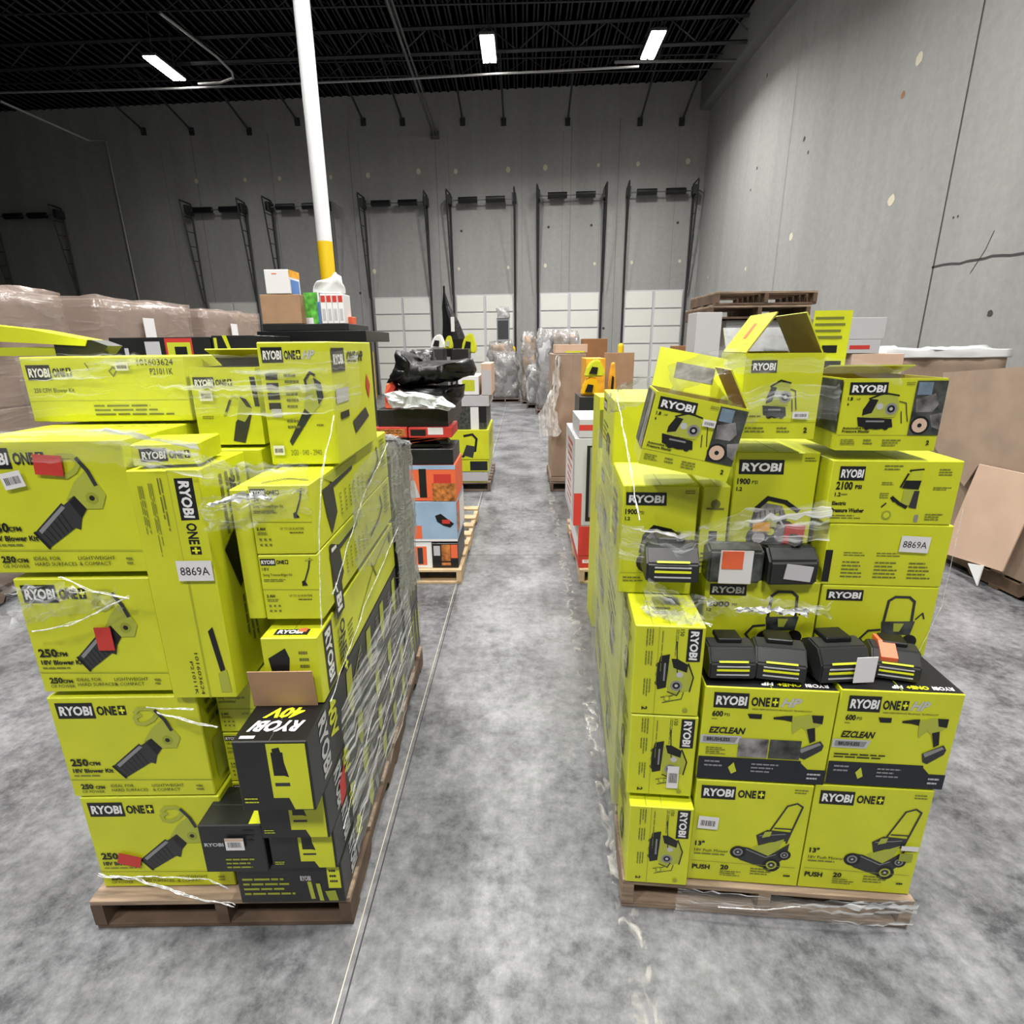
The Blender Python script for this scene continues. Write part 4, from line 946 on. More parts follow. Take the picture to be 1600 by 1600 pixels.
bgcard(570, 727, 712, 783, Y2, .5, 'orange', 'orange_tool_carton', 'orange and photo printed carton above the pale blue carton', art=art)
for i, (x0, y0, x1, y1, m, lb) in enumerate(((600, 672, 634, 690, 'red', 'red blister pack, left of two'), (640, 672, 688, 690, 'red', 'red blister pack with white card, right of two'))):
    def art(c): P = c.P('F'); P.rect(.05, .15, .95, .8, 'ink'); P.greek(.1, .25, .8, .4, 2, 'red'); P.rect(.6, .0, .9, .5, 'paper') if i else None
    pass
def tool(label, px, py, Y, w, body, acc, z=None, rz=0, h=.10):
    q = at(px, py, Y); t = thing('power_tool', label, 'tool', (q.x, Y+.1, q.z if z is None else z), rz)
    bm = bmesh.new(); prism(bm, [(-w/2, 0), (w/2, 0), (w/2, h*.5), (w*.2, h), (-w*.3, h*.85), (-w/2, h*.4)], 'y', -.06, .06); bmesh.ops.bevel(bm, geom=bm.edges[:], offset=.008, segments=1, affect='EDGES'); mesh_obj('body', bm, [body], t)
    bm = bmesh.new(); prism(bm, [(-w*.45, h*.5), (w*.3, h*.9), (w*.45, h*.75), (-w*.35, h*.25)], 'y', -.075, .075); mesh_obj('guard', bm, [acc], t)
    bm = bmesh.new(); abox(bm, w*.1, w*.3, -.05, .05, -.0, h*.3, 0); mesh_obj('battery_foot', bm, ['black_plastic'], t)
    return t
zt = at(640, 727, Y2).z
c, o = bgcard(575, 702, 708, 726, Y2, .45, 'dark_card', 'dark_tray', 'low dark tray of tools above the orange carton', art=lambda c: c.P('F').rect(.05, .2, .6, .5, 'ink'))
tool('orange and black saw lying on the dark tray', 650, 701, Y2, .38, 'black_plastic', 'orange', z=at(650, 701.5, Y2).z)
zq = at(640, 682, Y2).z
def art(c): P = c.P('F'); P.rect(.05, .15, .95, .85, 'photo_warm'); P.greek(.1, .3, .8, .4, 2, 'ink')
bgcard(585, 668, 636, 684, Y2, .4, 'red', 'red_blister_pack', 'red pack at the left under the white film in the second left stack', group='red packs in the second left stack', art=art)
bgcard(638, 668, 706, 684, Y2, .4, 'red', 'red_blister_pack', 'red pack with a white card beside it under the film', group='red packs in the second left stack', art=lambda c: (c.P('F').rect(.45, .0, .8, .7, 'paper'), c.P('F').rect(.05, .2, .4, .8, 'ink')))
tool('red and black string tool under the red packs', 660, 690, Y2, .40, 'dark_card', 'orange', z=at(660, 697, Y2).z, h=.07)
c, o = bgcard(590, 640, 700, 667, Y2+.05, 1.0, 'dark_card', 'dark_tool_carton', 'dark carton under white film in the second left stack')
# black bags and covers
def bag(name, label, pts, Y, thick, z0=None, m='black_cloth', seed=1, cat='bag'):
    """soft bag: outline seen from the aisle given depth and rounded"""
    rnd = random.Random(seed); P3 = [at(a, b, Y) for a, b in pts]
    cx = sum(p.x for p in P3)/len(P3); cz = sum(p.z for p in P3)/len(P3)
    bm = bmesh.new(); rings = []; P3 = sub(P3+[P3[0]], 3)[:-1]
    for k_, (t_, s_) in enumerate(((-1, .5), (-.8, .8), (-.4, .96), (0, 1.0), (.4, .96), (.8, .8), (1, .5))):
        rings.append([bm.verts.new((cx+(p.x-cx)*s_, Y+thick/2+t_*thick/2+rnd.uniform(-.03, .03), cz+(p.z-cz)*s_+rnd.uniform(-.012, .012))) for p in P3])
    n = len(P3)
    for A, B in zip(rings, rings[1:]):
        for i in range(n): bm.faces.new((A[i], A[(i+1) % n], B[(i+1) % n], B[i]))
    bm.faces.new(rings[0]); bm.faces.new(rings[-1][::-1])
    bmesh.ops.triangulate(bm, faces=[f for f in bm.faces if len(f.verts) > 4])
    bmesh.ops.recalc_face_normals(bm, faces=bm.faces[:])
    o = mesh_obj(name, bm, [m], smooth=(m == 'black_cloth')); return tag(o, label, cat)
bag('black_cover', 'black fabric cover heaped on the second left stack, peaked at its left', [(595, 600), (600, 588), (607, 575), (609, 548), (622, 550), (640, 570), (660, 565), (700, 566), (735, 562), (741, 577), (738, 590), (700, 598), (660, 604), (620, 604)], 4.32, .5, seed=3)
bag('black_bag', 'flat black bag lying under the white film in the second left stack', [(612, 606), (640, 608), (700, 606), (722, 604), (720, 622), (712, 636), (690, 638), (660, 622), (625, 618)], 4.30, .45, seed=5)
bag('black_cloth_bundle', 'black cloth folded behind the peaked black cover', [(636, 547), (672, 547), (676, 562), (676, 625), (640, 626), (636, 560)], 4.95, .3, seed=8)
tool('orange grass tool standing at the left of the black bags', 610, 640, 4.35, .10, 'orange', 'red', z=at(610, 640, 4.35).z, h=.22)
bag('white_film_heap', 'crumpled white film heaped between the black bags and the dark carton', [(598, 616), (620, 612), (660, 616), (690, 622), (712, 637), (700, 641), (660, 639), (610, 638)], 4.22, .07, m='film_strand', seed=6, cat='film')
# third stack on the left, seen at its right edge
pallet('wooden pallet under the third stack on the left of the aisle', Frame(-1.6, 7.28, 0), 0, 0, 1.15, 1.3, wood='wood_grey')
def art(c):
    P = c.P('F'); P.line([(.4, .2), (.6, .15), (.7, .3), (.66, .7), (.5, .75), (.35, .9)], .08, 'ink'); P.poly([(.45, .5), (.66, .55), (.6, .95), (.35, .85)], 'dark_grey')
    P = c.P('R'); P.greek(.1, .2, .7, .5, 5)
a_ = bgcard(700, 672, 764, 718, 7.3, 1.1, 'lime', 'lime_carton', 'lime carton with a blower picture in the third left stack', art=art)
bgcard(700, 719, 763, 737, 7.3, 1.1, 'lime', 'lime_carton', 'lime carton with a dark band in the third left stack', art=lambda c: c.P('F').rect(.55, .1, .98, .9, 'navy'))
bgcard(705, 738, 762, 752, 7.3, 1.1, 'silver', 'pale_carton', 'pale narrow carton low in the third left stack', z0=None)
bgcard(700, 753, 762, 760, 7.3, 1.1, 'lime', 'lime_carton', 'lowest lime carton of the third left stack', z0=Z0)
bgcard(705, 636, 760, 671, 7.35, 1.0, 'photo_dark', 'dark_green_carton', 'dark green carton below the pale one in the third left stack', art=lambda c: (c.P('F').rect(.55, .0, .78, 1, 'paper'), c.P('F').rect(.8, .0, 1, .7, 'ink')))
bgcard(712, 618, 764, 635, 7.35, 1.0, 'silver', 'pale_film_carton', 'pale wrapped carton in the third left stack')
bgcard(716, 588, 748, 617, 7.35, .8, 'white', 'white_print_carton', 'white carton with a green print in the third left stack', art=lambda c: c.P('F').rect(.2, .2, .8, .8, 'lime_band'))
bgcard(752, 568, 768, 617, 7.35, .8, 'kraft_pale', 'tall_brown_carton', 'tall pale brown carton at the corner of the third left stack', art=lambda c: c.P('F').rect(.1, .2, .9, 1, 'silver'))
# items on top of it
q = at(698, 545, 8.0)
t = thing('garden_umbrella', 'closed black garden umbrella standing upright among the left stacks', 'umbrella', (q.x, 8.5, 1.75))
bm = bmesh.new(); tube(bm, (-.06, .02, Z0-1.75), (.0, .02, .02), .02, n=8); mesh_obj('pole', bm, ['black_plastic'], t)
top = at(692, 447, 8.0); bm = bmesh.new()
rr = []
for z_, r_, dx in ((0, .13, .06), (.25, .15, .05), (.5, .10, .01), (.7, .05, -.05), (top.z-1.75-.03, .012, -.07)):
    rr.append([bm.verts.new((dx+r_*(1+.25*(i % 2))*math.cos(i*math.pi/6), r_*(1+.25*(i % 2))*math.sin(i*math.pi/6), z_)) for i in range(12)])
for A, B in zip(rr, rr[1:]):
    for i in range(12): bm.faces.new((A[i], A[(i+1) % 12], B[(i+1) % 12], B[i]))
bm.faces.new(rr[0][::-1]); bm.faces.new(rr[-1]); mesh_obj('canopy', bm, ['black_cloth'], t)
bm = bmesh.new(); tube(bm, (-.07, 0, .6), (-.07, 0, top.z-1.75+.05), .015, n=8); mesh_obj('pole_tip', bm, ['black_plastic'], t)
bm = bmesh.new(); abox(bm, .03, .08, -.17, -.15, .35, .55, 0); mesh_obj('care_tag', bm, ['paper'], t)
def gadget(label, x0, y0, x1, y1, Y, m, m2, name='garden_tool', cat='tool'):
    a = at(x0, y1, Y); b = at(x1, y0, Y); w, h = b.x-a.x, b.z-a.z
    t = thing(name, label, cat, ((a.x+b.x)/2, Y+.08, a.z)); 
    bm = bmesh.new(); prism(bm, [(-w*.5, 0), (w*.45, 0), (w*.5, h*.3), (w*.25, h), (-w*.1, h*.95), (-w*.35, h*.6)], 'y', -.07, .07); bmesh.ops.bevel(bm, geom=bm.edges[:], offset=min(w, h)*.08, segments=2, affect='EDGES'); mesh_obj('body', bm, [m], t)
    bm = bmesh.new(); prism(bm, [(-w*.3, h*.2), (w*.1, h*.15), (w*.15, h*.55), (-w*.15, h*.6)], 'y', -.085, .085); mesh_obj('grip', bm, [m2], t)
    return t
gadget('lime backpack tool with a dark grip standing on the third left stack', 720, 520, 744, 552, 8.0, 'lime', 'black_plastic')
gadget('small lime tool just left of the backpack tool', 694, 524, 706, 545, 7.72, 'lime', 'silver')
gadget('white and black appliance left of the lime tools', 672, 522, 694, 545, 7.9, 'white', 'black_plastic')
c, o = bgcard(706, 545, 732, 586, 7.6, .4, 'dark_card', 'dark_box', 'dark box below the lime tools on the third left stack')
c, o = bgcard(672, 545, 692, 566, 7.6, .4, 'dark_grey', 'dark_box', 'grey box left of the lime tools on the third left stack', z0=Z0)
# far bundles wrapped in film
def wrapped(label, x0, x1, ytop, Y, d, seed, m='film_far', inner='kraft_grey', neck=None, pal=True, rnd_=1.6, group='film wrapped bundles at the far end of the aisle'):
    a = at(x0, 600, Y); b = at(x1, 600, Y); h = at((x0+x1)/2, ytop, Y).z-Z0; w = b.x-a.x
    t = thing('wrapped_bundle', label, 'bundle', ((a.x+b.x)/2, Y+d/2, Z0), 0, group)
    crumpled('contents', inner, w*.93, d*.93, h*.96, (0, 0, .0), seed, amp=.06, parent=t, pw=rnd_)
    crumpled('film', m, w, d, h, (0, 0, .004), seed+1, amp=.09, parent=t, pw=rnd_)
    if pal: pallet('grey pallet under the ' + label, Frame(a.x, Y, 0), 0, 0, w, d, wood='wood_grey', group='pallets under far bundles')
    return t
wrapped('rounded grey film wrapped bundle at the left end of the aisle', 766, 812, 552, 19.6, .9, 11, inner='grey', rnd_=2.6)
wrapped('light grey film wrapped bundle at the right end of the aisle', 823, 858, 574, 17.6, .9, 21, inner='silver')
wrapped('tall crumpled bundle between the two grey ones at the aisle end', 815, 838, 522, 18.9, .7, 31, inner='kraft_grey')
q = at(785, 545, 20.8)
wrapped('brown crumpled bundle behind the rounded grey one', 764, 802, 535, 20.9, .8, 41)
c, o = bgcard(776, 497, 796, 534, 21.15, .35, 'grey', 'grey_cabinet', 'grey appliance panel wrapped in film on top of the brown bundle', art=lambda c: (c.P('F').rect(.08, .1, .92, .9, 'dark_grey')))
crumpled('crumpled_film', 'film_grey', .45, .4, .35, (at(786, 497, 21.3).x, 21.3, at(787, 497, 21.1).z), 52).update_tag()
tag(D.objects['crumpled_film'], 'bunch of film on top of the grey appliance panel', 'film')
wrapped('white and brown wrapped cartons beyond the tall brown carton', 838, 886, 520, 16.0, 1.2, 61, inner='silver')
wrapped('wrapped cartons with a grey top beyond the tall brown carton', 862, 905, 517, 14.0, 1.0, 71, inner='kraft_grey')
# bollards
for i, (px, py, Y, lb) in enumerate(((970, 541, 20.6, 'yellow bollard beside the rightmost dock door'), (801, 545, 21.9, 'yellow bollard behind the far wrapped bundles'), (579, 552, 21.8, 'yellow bollard at the left dock doors behind the stack'))):
    q = at(px, py, Y); bm = bmesh.new(); tube(bm, (0, 0, 0), (0, 0, q.z), .11, n=20)
    bmesh.ops.create_uvsphere(bm, u_segments=20, v_segments=8, radius=.11, matrix=Matrix.Translation((0, 0, q.z)))
    tag(mesh_obj('bollard', bm, ['yellow_paint'], loc=(q.x, Y, 0)), lb, 'bollard', 'yellow bollards before the dock doors')
# second pallet on the right -----------------------------------------------------------
YR = 4.27
pallet('pale wooden pallet under the red and white cartons on the right of the aisle', Frame(.46, 4.23, 0), 0, 0, .9, 1.4, wood='wood_pale')
def art(c): P = c.P('F'); P.rect(.1, .3, .9, .6, 'white'); P.greek(.15, .35, .7, .2, 2, 'red')
bgcard(904, 869, 960, 893, YR, .8, 'red', 'red_carton', 'red carton with a white band at the bottom of the second right stack', art=art, z0=Z0)
def art(c): P = c.P('F'); P.rect(.0, .0, .45, 1, 'red'); P.rect(.5, .05, 1, .9, 'lime'); P.rect(.6, .3, .85, .6, 'orange')
bgcard(903, 822, 960, 868, YR, .8, 'white', 'white_red_carton', 'white and red carton with a lime panel above the red carton', art=art)
def art(c): P = c.P('F'); P.rect(.30, .08, .55, .95, 'ink'); P.rect(.38, .1, .47, .9, 'grey'); P.rect(.0, .62, .2, 1, 'red'); P.rect(.6, .7, .95, 1, 'lime'); P = c.P('L'); P.rect(.1, .3, .9, .9, 'paper'); P.greek(.3, .1, .5, .8, 9, 'red')
bgcard(897, 685, 960, 821, YR, .9, 'silver', 'tall_white_carton', 'tall white carton with a dark stripe standing in the second right stack', art=art)
bgcard(905, 655, 960, 684, YR, .6, 'silver', 'wrapped_white_carton', 'white carton with red lettering under film above the tall white carton', art=lambda c: c.P('F').rect(.0, .3, .5, .6, 'red'))
# third on the right: the tall brown carton
pallet('dark wooden pallet under the tall brown carton', Frame(.36, 7.26, 0), 0, 0, .62, 1.2, wood='wood_grey')
def art(c): P = c.P('F'); P.line([(.62, 0), (.60, .5), (.62, 1)], .004, 'kraft'); P.line([(.30, .35), (.80, .36)], .003, 'kraft'); P = c.P('L'); P.line([(0, .4), (1, .42)], .004, 'kraft')
c, o = bgcard(862, 553, 913, 744, 7.3, .9, 'kraft_grey', 'tall_brown_carton', 'tall worn brown carton standing beside the aisle with film hanging off it', art=art)
c, o = bgcard(860, 745, 893, 757, 7.3, .9, 'kraft_grey', 'flat_brown_carton', 'flat brown wrapped carton under the tall brown carton', z0=Z0)
bgcard(868, 538, 918, 551, 7.4, .6, 'kraft_pale', 'flat_brown_carton', 'flat pale carton lying on the tall brown carton', art=lambda c: c.P('F').rect(.3, .8, .9, 1, 'lime'))
bgcard(912, 529, 949, 552, 8.9, .5, 'crate_brown', 'brown_carton', 'reddish brown carton seen above the tall brown carton', z0=0)
# yellow tools right of it
bgcard(915, 560, 945, 640, 6.3, .5, 'amber', 'amber_carton', 'yellow and orange carton behind the right front stack', art=lambda c: (c.P('F').rect(.1, .5, .9, .8, 'yellow_tool'), c.P('F').rect(.3, .2, .5, .35, 'ink')), z0=0)
gadget('lime garden tool lying above the yellow tools', 914, 562, 946, 589, 5.85, 'lime', 'black_plastic')
gadget('yellow and black power tool behind the film of the right front stack', 908, 588.5, 938, 617.5, 5.85, 'yellow_tool', 'black_plastic')
gadget('upright yellow tool in front of the brown sheet', 952, 566, 964, 617.5, 5.85, 'amber', 'black_plastic')
c, o = bgcard(944, 551, 990, 612, 6.9, .04, 'kraft', 'cardboard_sheet', 'brown cardboard sheet standing behind the yellow tools', cat='sheet', z0=0)
c, o = bgcard(905, 620, 990, 654, 5.72, .5, 'dark_card', 'dark_carton', 'dark carton under the yellow tools behind the right front stack', z0=0)
# lime cartons behind the left edge of the right front stack
c, o = bgcard(936, 620, 985, 690, 3.5, .3, 'lime', 'lime_carton', 'lime wrapped carton behind the aisle corner of the right front stack', art=lambda c: (c.P('F').rect(.02, .05, .35, .2, 'ink_soft'), c.P('F').rect(.05, .35, .5, .5, 'lime_art')), z0=0)
# right side: pallet stack, gaylord and others -----------------------------------------
c, o = bgcard(1126, 500, 1262, 700, 6.1, 1.0, 'grey', 'grey_wrapped_carton', 'tall grey wrapped load behind the right front stack, carrying old pallets', z0=0)
zz = at(1180, 499, 6.1).z+.004
for i in range(2):
    f = Frame(at(1112+8*i, 480, 6.0).x+.15*i*0, 6.05, 0)
    pallet(['lower of two old pallets stacked on the grey load', 'upper of two old pallets stacked on the grey load'][i], f, 0, 0, 1.02, .9, h=.13, wood='wood', wood2='wood_dark', z=zz+.134*i, nb=6)
bgcard(1085, 488, 1124, 600, 5.6, .3, 'silver', 'pale_wrapped_carton', 'pale wrapped carton standing left of the grey load', z0=0)
bgcard(1060, 540, 1110, 561.5, 8.5, .5, 'crate_brown', 'brown_carton', 'brown carton beyond the film at the left of the top cartons', z0=None)
c, o = bgcard(1060, 562, 1120, 640, 8.5, .8, 'kraft_grey', 'brown_carton', 'larger brown carton beneath the brown carton beyond the film', z0=0)
bgcard(1042, 562, 1059, 640, 8.5, .5, 'kraft', 'brown_carton', 'narrow brown carton beyond the film beside the larger one', z0=0)
c, o = bgcard(1325, 496, 1384, 530, 6.0, .5, 'silver', 'grey_carton', 'pale grey carton behind the printed lid flap, upper one')
c, o = bgcard(1322, 531, 1375, 552, 6.0, .5, 'silver', 'grey_carton', 'pale grey carton behind the printed lid flap, lower one', art=lambda c: c.P('F').rect(.1, .4, .7, .7, 'red'))
c, o = bgcard(1320, 553, 1400, 700, 6.0, .6, 'kraft_pale', 'brown_carton', 'brown carton under the pale grey cartons on the right', z0=0)
t = thing('wrapped_bundle', 'brown carton load topped with bright film in front of the right wall', 'bundle', (at(1485, 560, 6.6).x, 7.1, .0))
wq = at(1582, 560, 6.6).x-at(1392, 560, 6.6).x; hq = at(1485, 552, 6.6).z
crumpled('contents', 'kraft_grey', wq, .9, hq, (0, 0, 0), 90, amp=.02, parent=t, pw=.1)
crumpled('film', 'film_strand', wq+.04, .94, .10, (0, 0, hq-.05), 91, amp=.03, parent=t, pw=.1)
pallet('dark pallet under the big brown bin at the right edge', Frame(3.80, 3.2, 2.5), 0, 0, 1.15, 1.9, wood='wood_dark', h=.14)
t = thing('cardboard_bin', 'big open brown cardboard bin at the right picture edge', 'bin', Frame(3.80, 3.2, 2.5).w(.575, .95, .142), math.radians(2.5))
bm = bmesh.new(); W_, D_, H_ = 1.12, 1.86, 1.50; th = .012
abox(bm, -W_/2, -W_/2+th, -D_/2, D_/2, 0, H_); mesh_obj('side_panel', bm, ['kraft_grey'], t)
bm = bmesh.new(); abox(bm, W_/2-th, W_/2, -D_/2, D_/2, 0, H_-.03); mesh_obj('side_panel', bm, ['kraft_grey'], t)
for s_ in (-1, 1):
    bm = bmesh.new(); abox(bm, -W_/2+th, W_/2-th, min(s_*D_/2, s_*(D_/2-th)), max(s_*D_/2, s_*(D_/2-th)), 0, H_-.02); mesh_obj('end_panel', bm, ['kraft_grey'], t)
bm = bmesh.new(); abox(bm, -W_/2+th, W_/2-th, -D_/2+th, D_/2-th, .0, .9); mesh_obj('contents', bm, ['kraft_grey'], t)
# leaning pale sheet and the hanging sheet on its aisle face
def sheet(name, label, px, X, m, th=.01):
    P3 = [atX(a, b, X) for a, b in px]; bm = bmesh.new()
    A = [bm.verts.new((X-th, p.y, p.z)) for p in P3]; B = [bm.verts.new((X, p.y, p.z)) for p in P3]
    bm.faces.new(A); bm.faces.new(B[::-1])
    for i in range(len(A)): bm.faces.new((A[i], A[(i+1) % len(A)], B[(i+1) % len(A)], B[i]))
    bmesh.ops.recalc_face_normals(bm, faces=bm.faces[:])
    return tag(mesh_obj(name, bm, [m]), label, 'sheet')
sheet('cardboard_sheet', 'big brown cardboard sheet hanging over the side of the bin', [(1476, 582), (1560, 576), (1640, 570), (1640, 760), (1600, 742), (1530, 727), (1508, 760), (1455, 690), (1464, 640)], 3.70, 'kraft_grey')
sheet('cardboard_sheet', 'pale pinkish cardboard sheet leaning against the bin', [(1532, 725), (1640, 748), (1610, 800), (1568, 893), (1474, 864), (1500, 800)], 3.66, 'kraft_pale')
bm = bmesh.new(); P3 = [atX(a, b, 3.64) for a, b in ((1512, 880), (1536, 884), (1526, 915))]
A = [bm.verts.new(p) for p in P3]; B = [bm.verts.new(p+Vector((.01, 0, 0))) for p in P3]; bm.faces.new(A); bm.faces.new(B[::-1])
for i in range(3): bm.faces.new((A[i], A[(i+1) % 3], B[(i+1) % 3], B[i]))
tag(mesh_obj('film_scrap', bm, ['film_strand']), 'torn scrap of film hanging below the pale sheet', 'film')
# left background ---------------------------------------------------------------------
LBG = 'brown film wrapped loads behind the left front stack'
for i, (X1, Y0, d, zt, w, lb) in enumerate(((-4.05, 3.6, 1.5, 2.36, 1.3, 'brown film wrapped load nearest the left picture edge, open carton on top'), (-4.1, 5.6, 1.5, 2.38, 1.2, 'brown film wrapped load in the middle of the left row'), (-4.25, 7.7, 1.6, 2.40, 1.2, 'brown film wrapped load farthest along the left row'))):
    t = thing('wrapped_load', lb, 'load', (X1-w/2, Y0+d/2, .0), 0, LBG)
    bm = bmesh.new()
    for kk in range(5): abox(bm, -w/2, w/2, -d/2, d/2, .14+kk*(zt-.14)/5, .14+(kk+1)*(zt-.14)/5-.006, 0, bev=.01)
    mesh_obj('cartons', bm, ['kraft_grey'], t)
    crumpled('film', 'film_brown', w+.04, d+.04, zt-.12, (0, 0, .14), 100+i, amp=.018, parent=t, cuts=13, pw=.05, fr=2.2)
    for yy, zz_ in ((-.1, zt-.28), (.25, zt-.75)):
        bm = bmesh.new(); abox(bm, w/2+.045, w/2+.05, yy-.09, yy+.09, zz_-.12, zz_+.12); mesh_obj('shipping_label', bm, ['paper'], t)
        bm = bmesh.new(); abox(bm, yy-.09, yy+.09, -d/2-.05, -d/2-.045, zz_-.12, zz_+.12); mesh_obj('shipping_label', bm, ['paper'], t)
    pallet('wooden pallet under the ' + lb.split(',')[0], Frame(X1-w, Y0, 0), 0, 0, w, d, wood='wood_grey', group='pallets under the brown wrapped loads')
# dark display cartons whose tops show above the lime cartons
def art(c):
    P = c.P('F'); P.text('HERBS', .28, .25, .5, 'silver', width=.2); P.rect(.55, .1, .80, .95, 'red'); P.rect(.57, .2, .79, .95, 'lime_band'); P.rect(.62, .4, .76, .7, 'ink'); P.rect(.1, .5, .15, .9, 'silver')
c, o = bgcard(172, 527, 330, 560, 3.9, .6, 'dark_card', 'dark_printed_carton', 'dark carton with pale stripes and a red label behind the lime cartons', art=lambda c: (c.P('F').rect(.35, .2, .50, .85, 'silver'), c.P('F').rect(.55, .05, .82, .95, 'red'), c.P('F').rect(.57, .25, .80, .95, 'lime_band'), c.P('F').rect(.64, .45, .76, .85, 'ink'), c.P('F').rect(.14, .5, .18, .9, 'silver')), z0=None)
c, o = bgcard(332, 524, 400, 560, 3.9, .6, 'dark_card', 'dark_printed_carton', 'dark carton with lime strips beside the red labelled one', art=lambda c: (c.P('F').rect(.05, .1, .12, .9, 'lime_band'), c.P('F').poly([(.25, 0), (.35, 0), (.45, .8), (.4, .9)], 'lime')), z0=None)
for n_, (x0, x1) in enumerate(((150, 330), (332, 400))):
    a = at(x0, 560, 3.9); b = at(x1, 560, 3.9); c = Card(b.x-a.x, .6, a.z-.004, 'dark_card'); c.done('tall_dark_carton', ['tall dark carton carrying the red labelled dark carton', 'tall dark carton carrying the lime striped dark carton'][n_], 'box', WF, a.x, 3.9, 0)
c, o = bgcard(402, 517, 572, 534, 4.6, .8, 'black_plastic', 'black_flat_case', 'flat black case on a stack behind the left front stack')
zc = at(480, 517, 4.6).z
c, o = bgcard(410, 506, 545, 516.5, 4.7, .6, 'dark_card', 'black_tray', 'shallow black tray carrying the cartons beside the column')
bgcard(402, 535, 545, 640, 4.6, .8, 'dark_card', 'dark_carton', 'large dark carton under the flat black case', z0=0)
zc = at(480, 505.5, 4.75).z
bgcard(408, 460, 470, 505, 4.75, .25, 'kraft', 'brown_carton', 'brown carton on the black tray, with a white carton on top', z0=zc)
zc2 = at(440, 459.5, 4.75).z
bgcard(414, 421, 452, 459, 4.75, .22, 'paper', 'white_blue_carton', 'white carton with a blue and yellow side on the brown carton', z0=zc2+.003, art=lambda c: (c.P('F').greek(.3, .15, .3, .1, 1, 'orange'), c.P('R').rect(.0, .0, 1, .3, 'amber'), c.P('R').rect(.1, .4, .9, 1, 'blue_art')))
def art(c): P = c.P('F'); P.rect(.0, .0, .9, 1, 'green_art'); P.rect(0, .8, .5, 1, 'paper'); P.rect(.85, .3, 1, 1, 'blue_art')
bgcard(476, 457, 500, 505, 4.85, .2, 'paper', 'green_carton', 'bright green and white carton between the brown and the white cartons', z0=zc, art=art)
for i, (x0, x1, lb) in enumerate(((501.5, 510, 'leftmost of four white cartons with red tops'), (510.6, 519, 'second from the left of four white cartons with red tops'), (519.6, 528, 'third from the left of four white cartons with red tops'), (528.6, 537, 'rightmost of four white cartons with red tops'))):
    bgcard(x0, 459, x1, 505, 4.8, .2, 'white', 'white_red_carton', lb, z0=zc, group='four white cartons with red tops', art=lambda c: (c.P('F').rect(.1, .06, .9, .28, 'red'), c.P('F').rect(.2, .5, .8, .9, 'silver')))
crumpled('crumpled_film', 'film_strand', .18, .1, .09, (at(512, 458, 4.85).x, 4.9, at(512, 458, 4.85).z), 7); tag(D.objects['crumpled_film.001'] if 'crumpled_film.001' in D.objects else D.objects['crumpled_film'], 'twist of white film on the white and red cartons', 'film')
bgcard(540, 495, 552, 516, 4.9, .1, 'orange', 'orange_carton', 'small orange carton at the right end of the black tray', z0=at(546, 516, 4.9).z)
# ------------------------------------------------------------------ stretch film
def ribbon(bm, uvl, P, W, crump=.006, rnd=random, us=1.0, n=6):
    """P: list of Vector centre points, W: list of Vector half widths; grid with n across"""
    rows = []; L = 0
    for i, (p, w) in enumerate(zip(P, W)):
        if i: L += (P[i]-P[i-1]).length
        row = []
        for j in range(n+1):
            t = j/n*2-1
            v = bm.verts.new(p+w*t+Vector((rnd.gauss(0, crump), rnd.gauss(0, crump), rnd.gauss(0, crump)))); row.append((v, (L*us, (t+1)*w.length)))
        rows.append(row)
    for A, B in zip(rows, rows[1:]):
        for j in range(n):
            f = bm.faces.new((A[j][0], B[j][0], B[j+1][0], A[j+1][0]))
            for l, q in zip(f.loops, (A[j][1], B[j][1], B[j+1][1], A[j+1][1])): l[uvl].uv = q
def wrap(root, name, m, fr, pts, hw, crump=.004, n=6, seg=10, hdir=None, seed=1):
    """band following local pallet points; hw half width (vertical unless hdir)"""
    rnd = random.Random(seed); bm = bmesh.new(); uvl = bm.loops.layers.uv.new('UVMap')
    P = sub([fr.w(*p) for p in pts], seg)
    hs = hw if isinstance(hw, (list, tuple)) else [hw]*len(P)
    if len(hs) != len(P):
        K = len(pts)-1; hs = [hs[min(int(i/seg), K-1)]*(1-(i % seg)/seg)+hs[min(int(i/seg)+1, K)]*((i % seg)/seg) for i in range(len(P))]
    W = [Vector((0, 0, h)) if hdir is None else Vector(hdir)*h for h in hs]
    ribbon(bm, uvl, P, W, crump, rnd, 1.0, n)
    return mesh_obj(name, bm, [m], root, smooth=True)
def strand(root, fr, pts, r, seed=1, m='film_rope', seg=14):
    rnd = random.Random(seed); bm = bmesh.new(); P = sub([fr.w(*p) for p in pts], seg)
    P = [p+NZ.noise_vector(p*14+Vector((seed, 0, 0)))*r*1.1 for p in P]
    for k_ in range(3):
        o_ = [NZ.noise_vector(p*22+Vector((0, k_*9, seed)))*r*1.3 for p in P]
        for a, b, c_, d_ in zip(P, P[1:], o_, o_[1:]): tube(bm, a+c_, b+d_, r*.30*rnd.uniform(.5, 1.2), n=5, r2=r*.30*rnd.uniform(.4, 1.1))
    return mesh_obj('film_strand', bm, [m], root)
wl = thing('stretch_film', 'clear stretch film wound round the left front stack of lime cartons', 'film', (0, 0, 0))
wrap(wl, 'film_band', 'film_clear', LF, [(-.06, .03, 1.655), (.20, .028, 1.665), (.395, .02, 1.66), (.62, .018, 1.62)], .045, seed=2, crump=.0025)
wrap(wl, 'film_band', 'film_clear', LF, [(.61, .015, 1.60), (.70, .07, 1.56), (.875, .07, 1.56)], .04, seed=3, crump=.004)
wrap(wl, 'film_band', 'film_light', LF, [(-.07, .34, 1.79), (.20, .345, 1.80), (.43, .345, 1.79), (.66, .31, 1.79), (.90, .305, 1.80), (.93, .5, 1.80)], .09, seed=4, crump=.003)
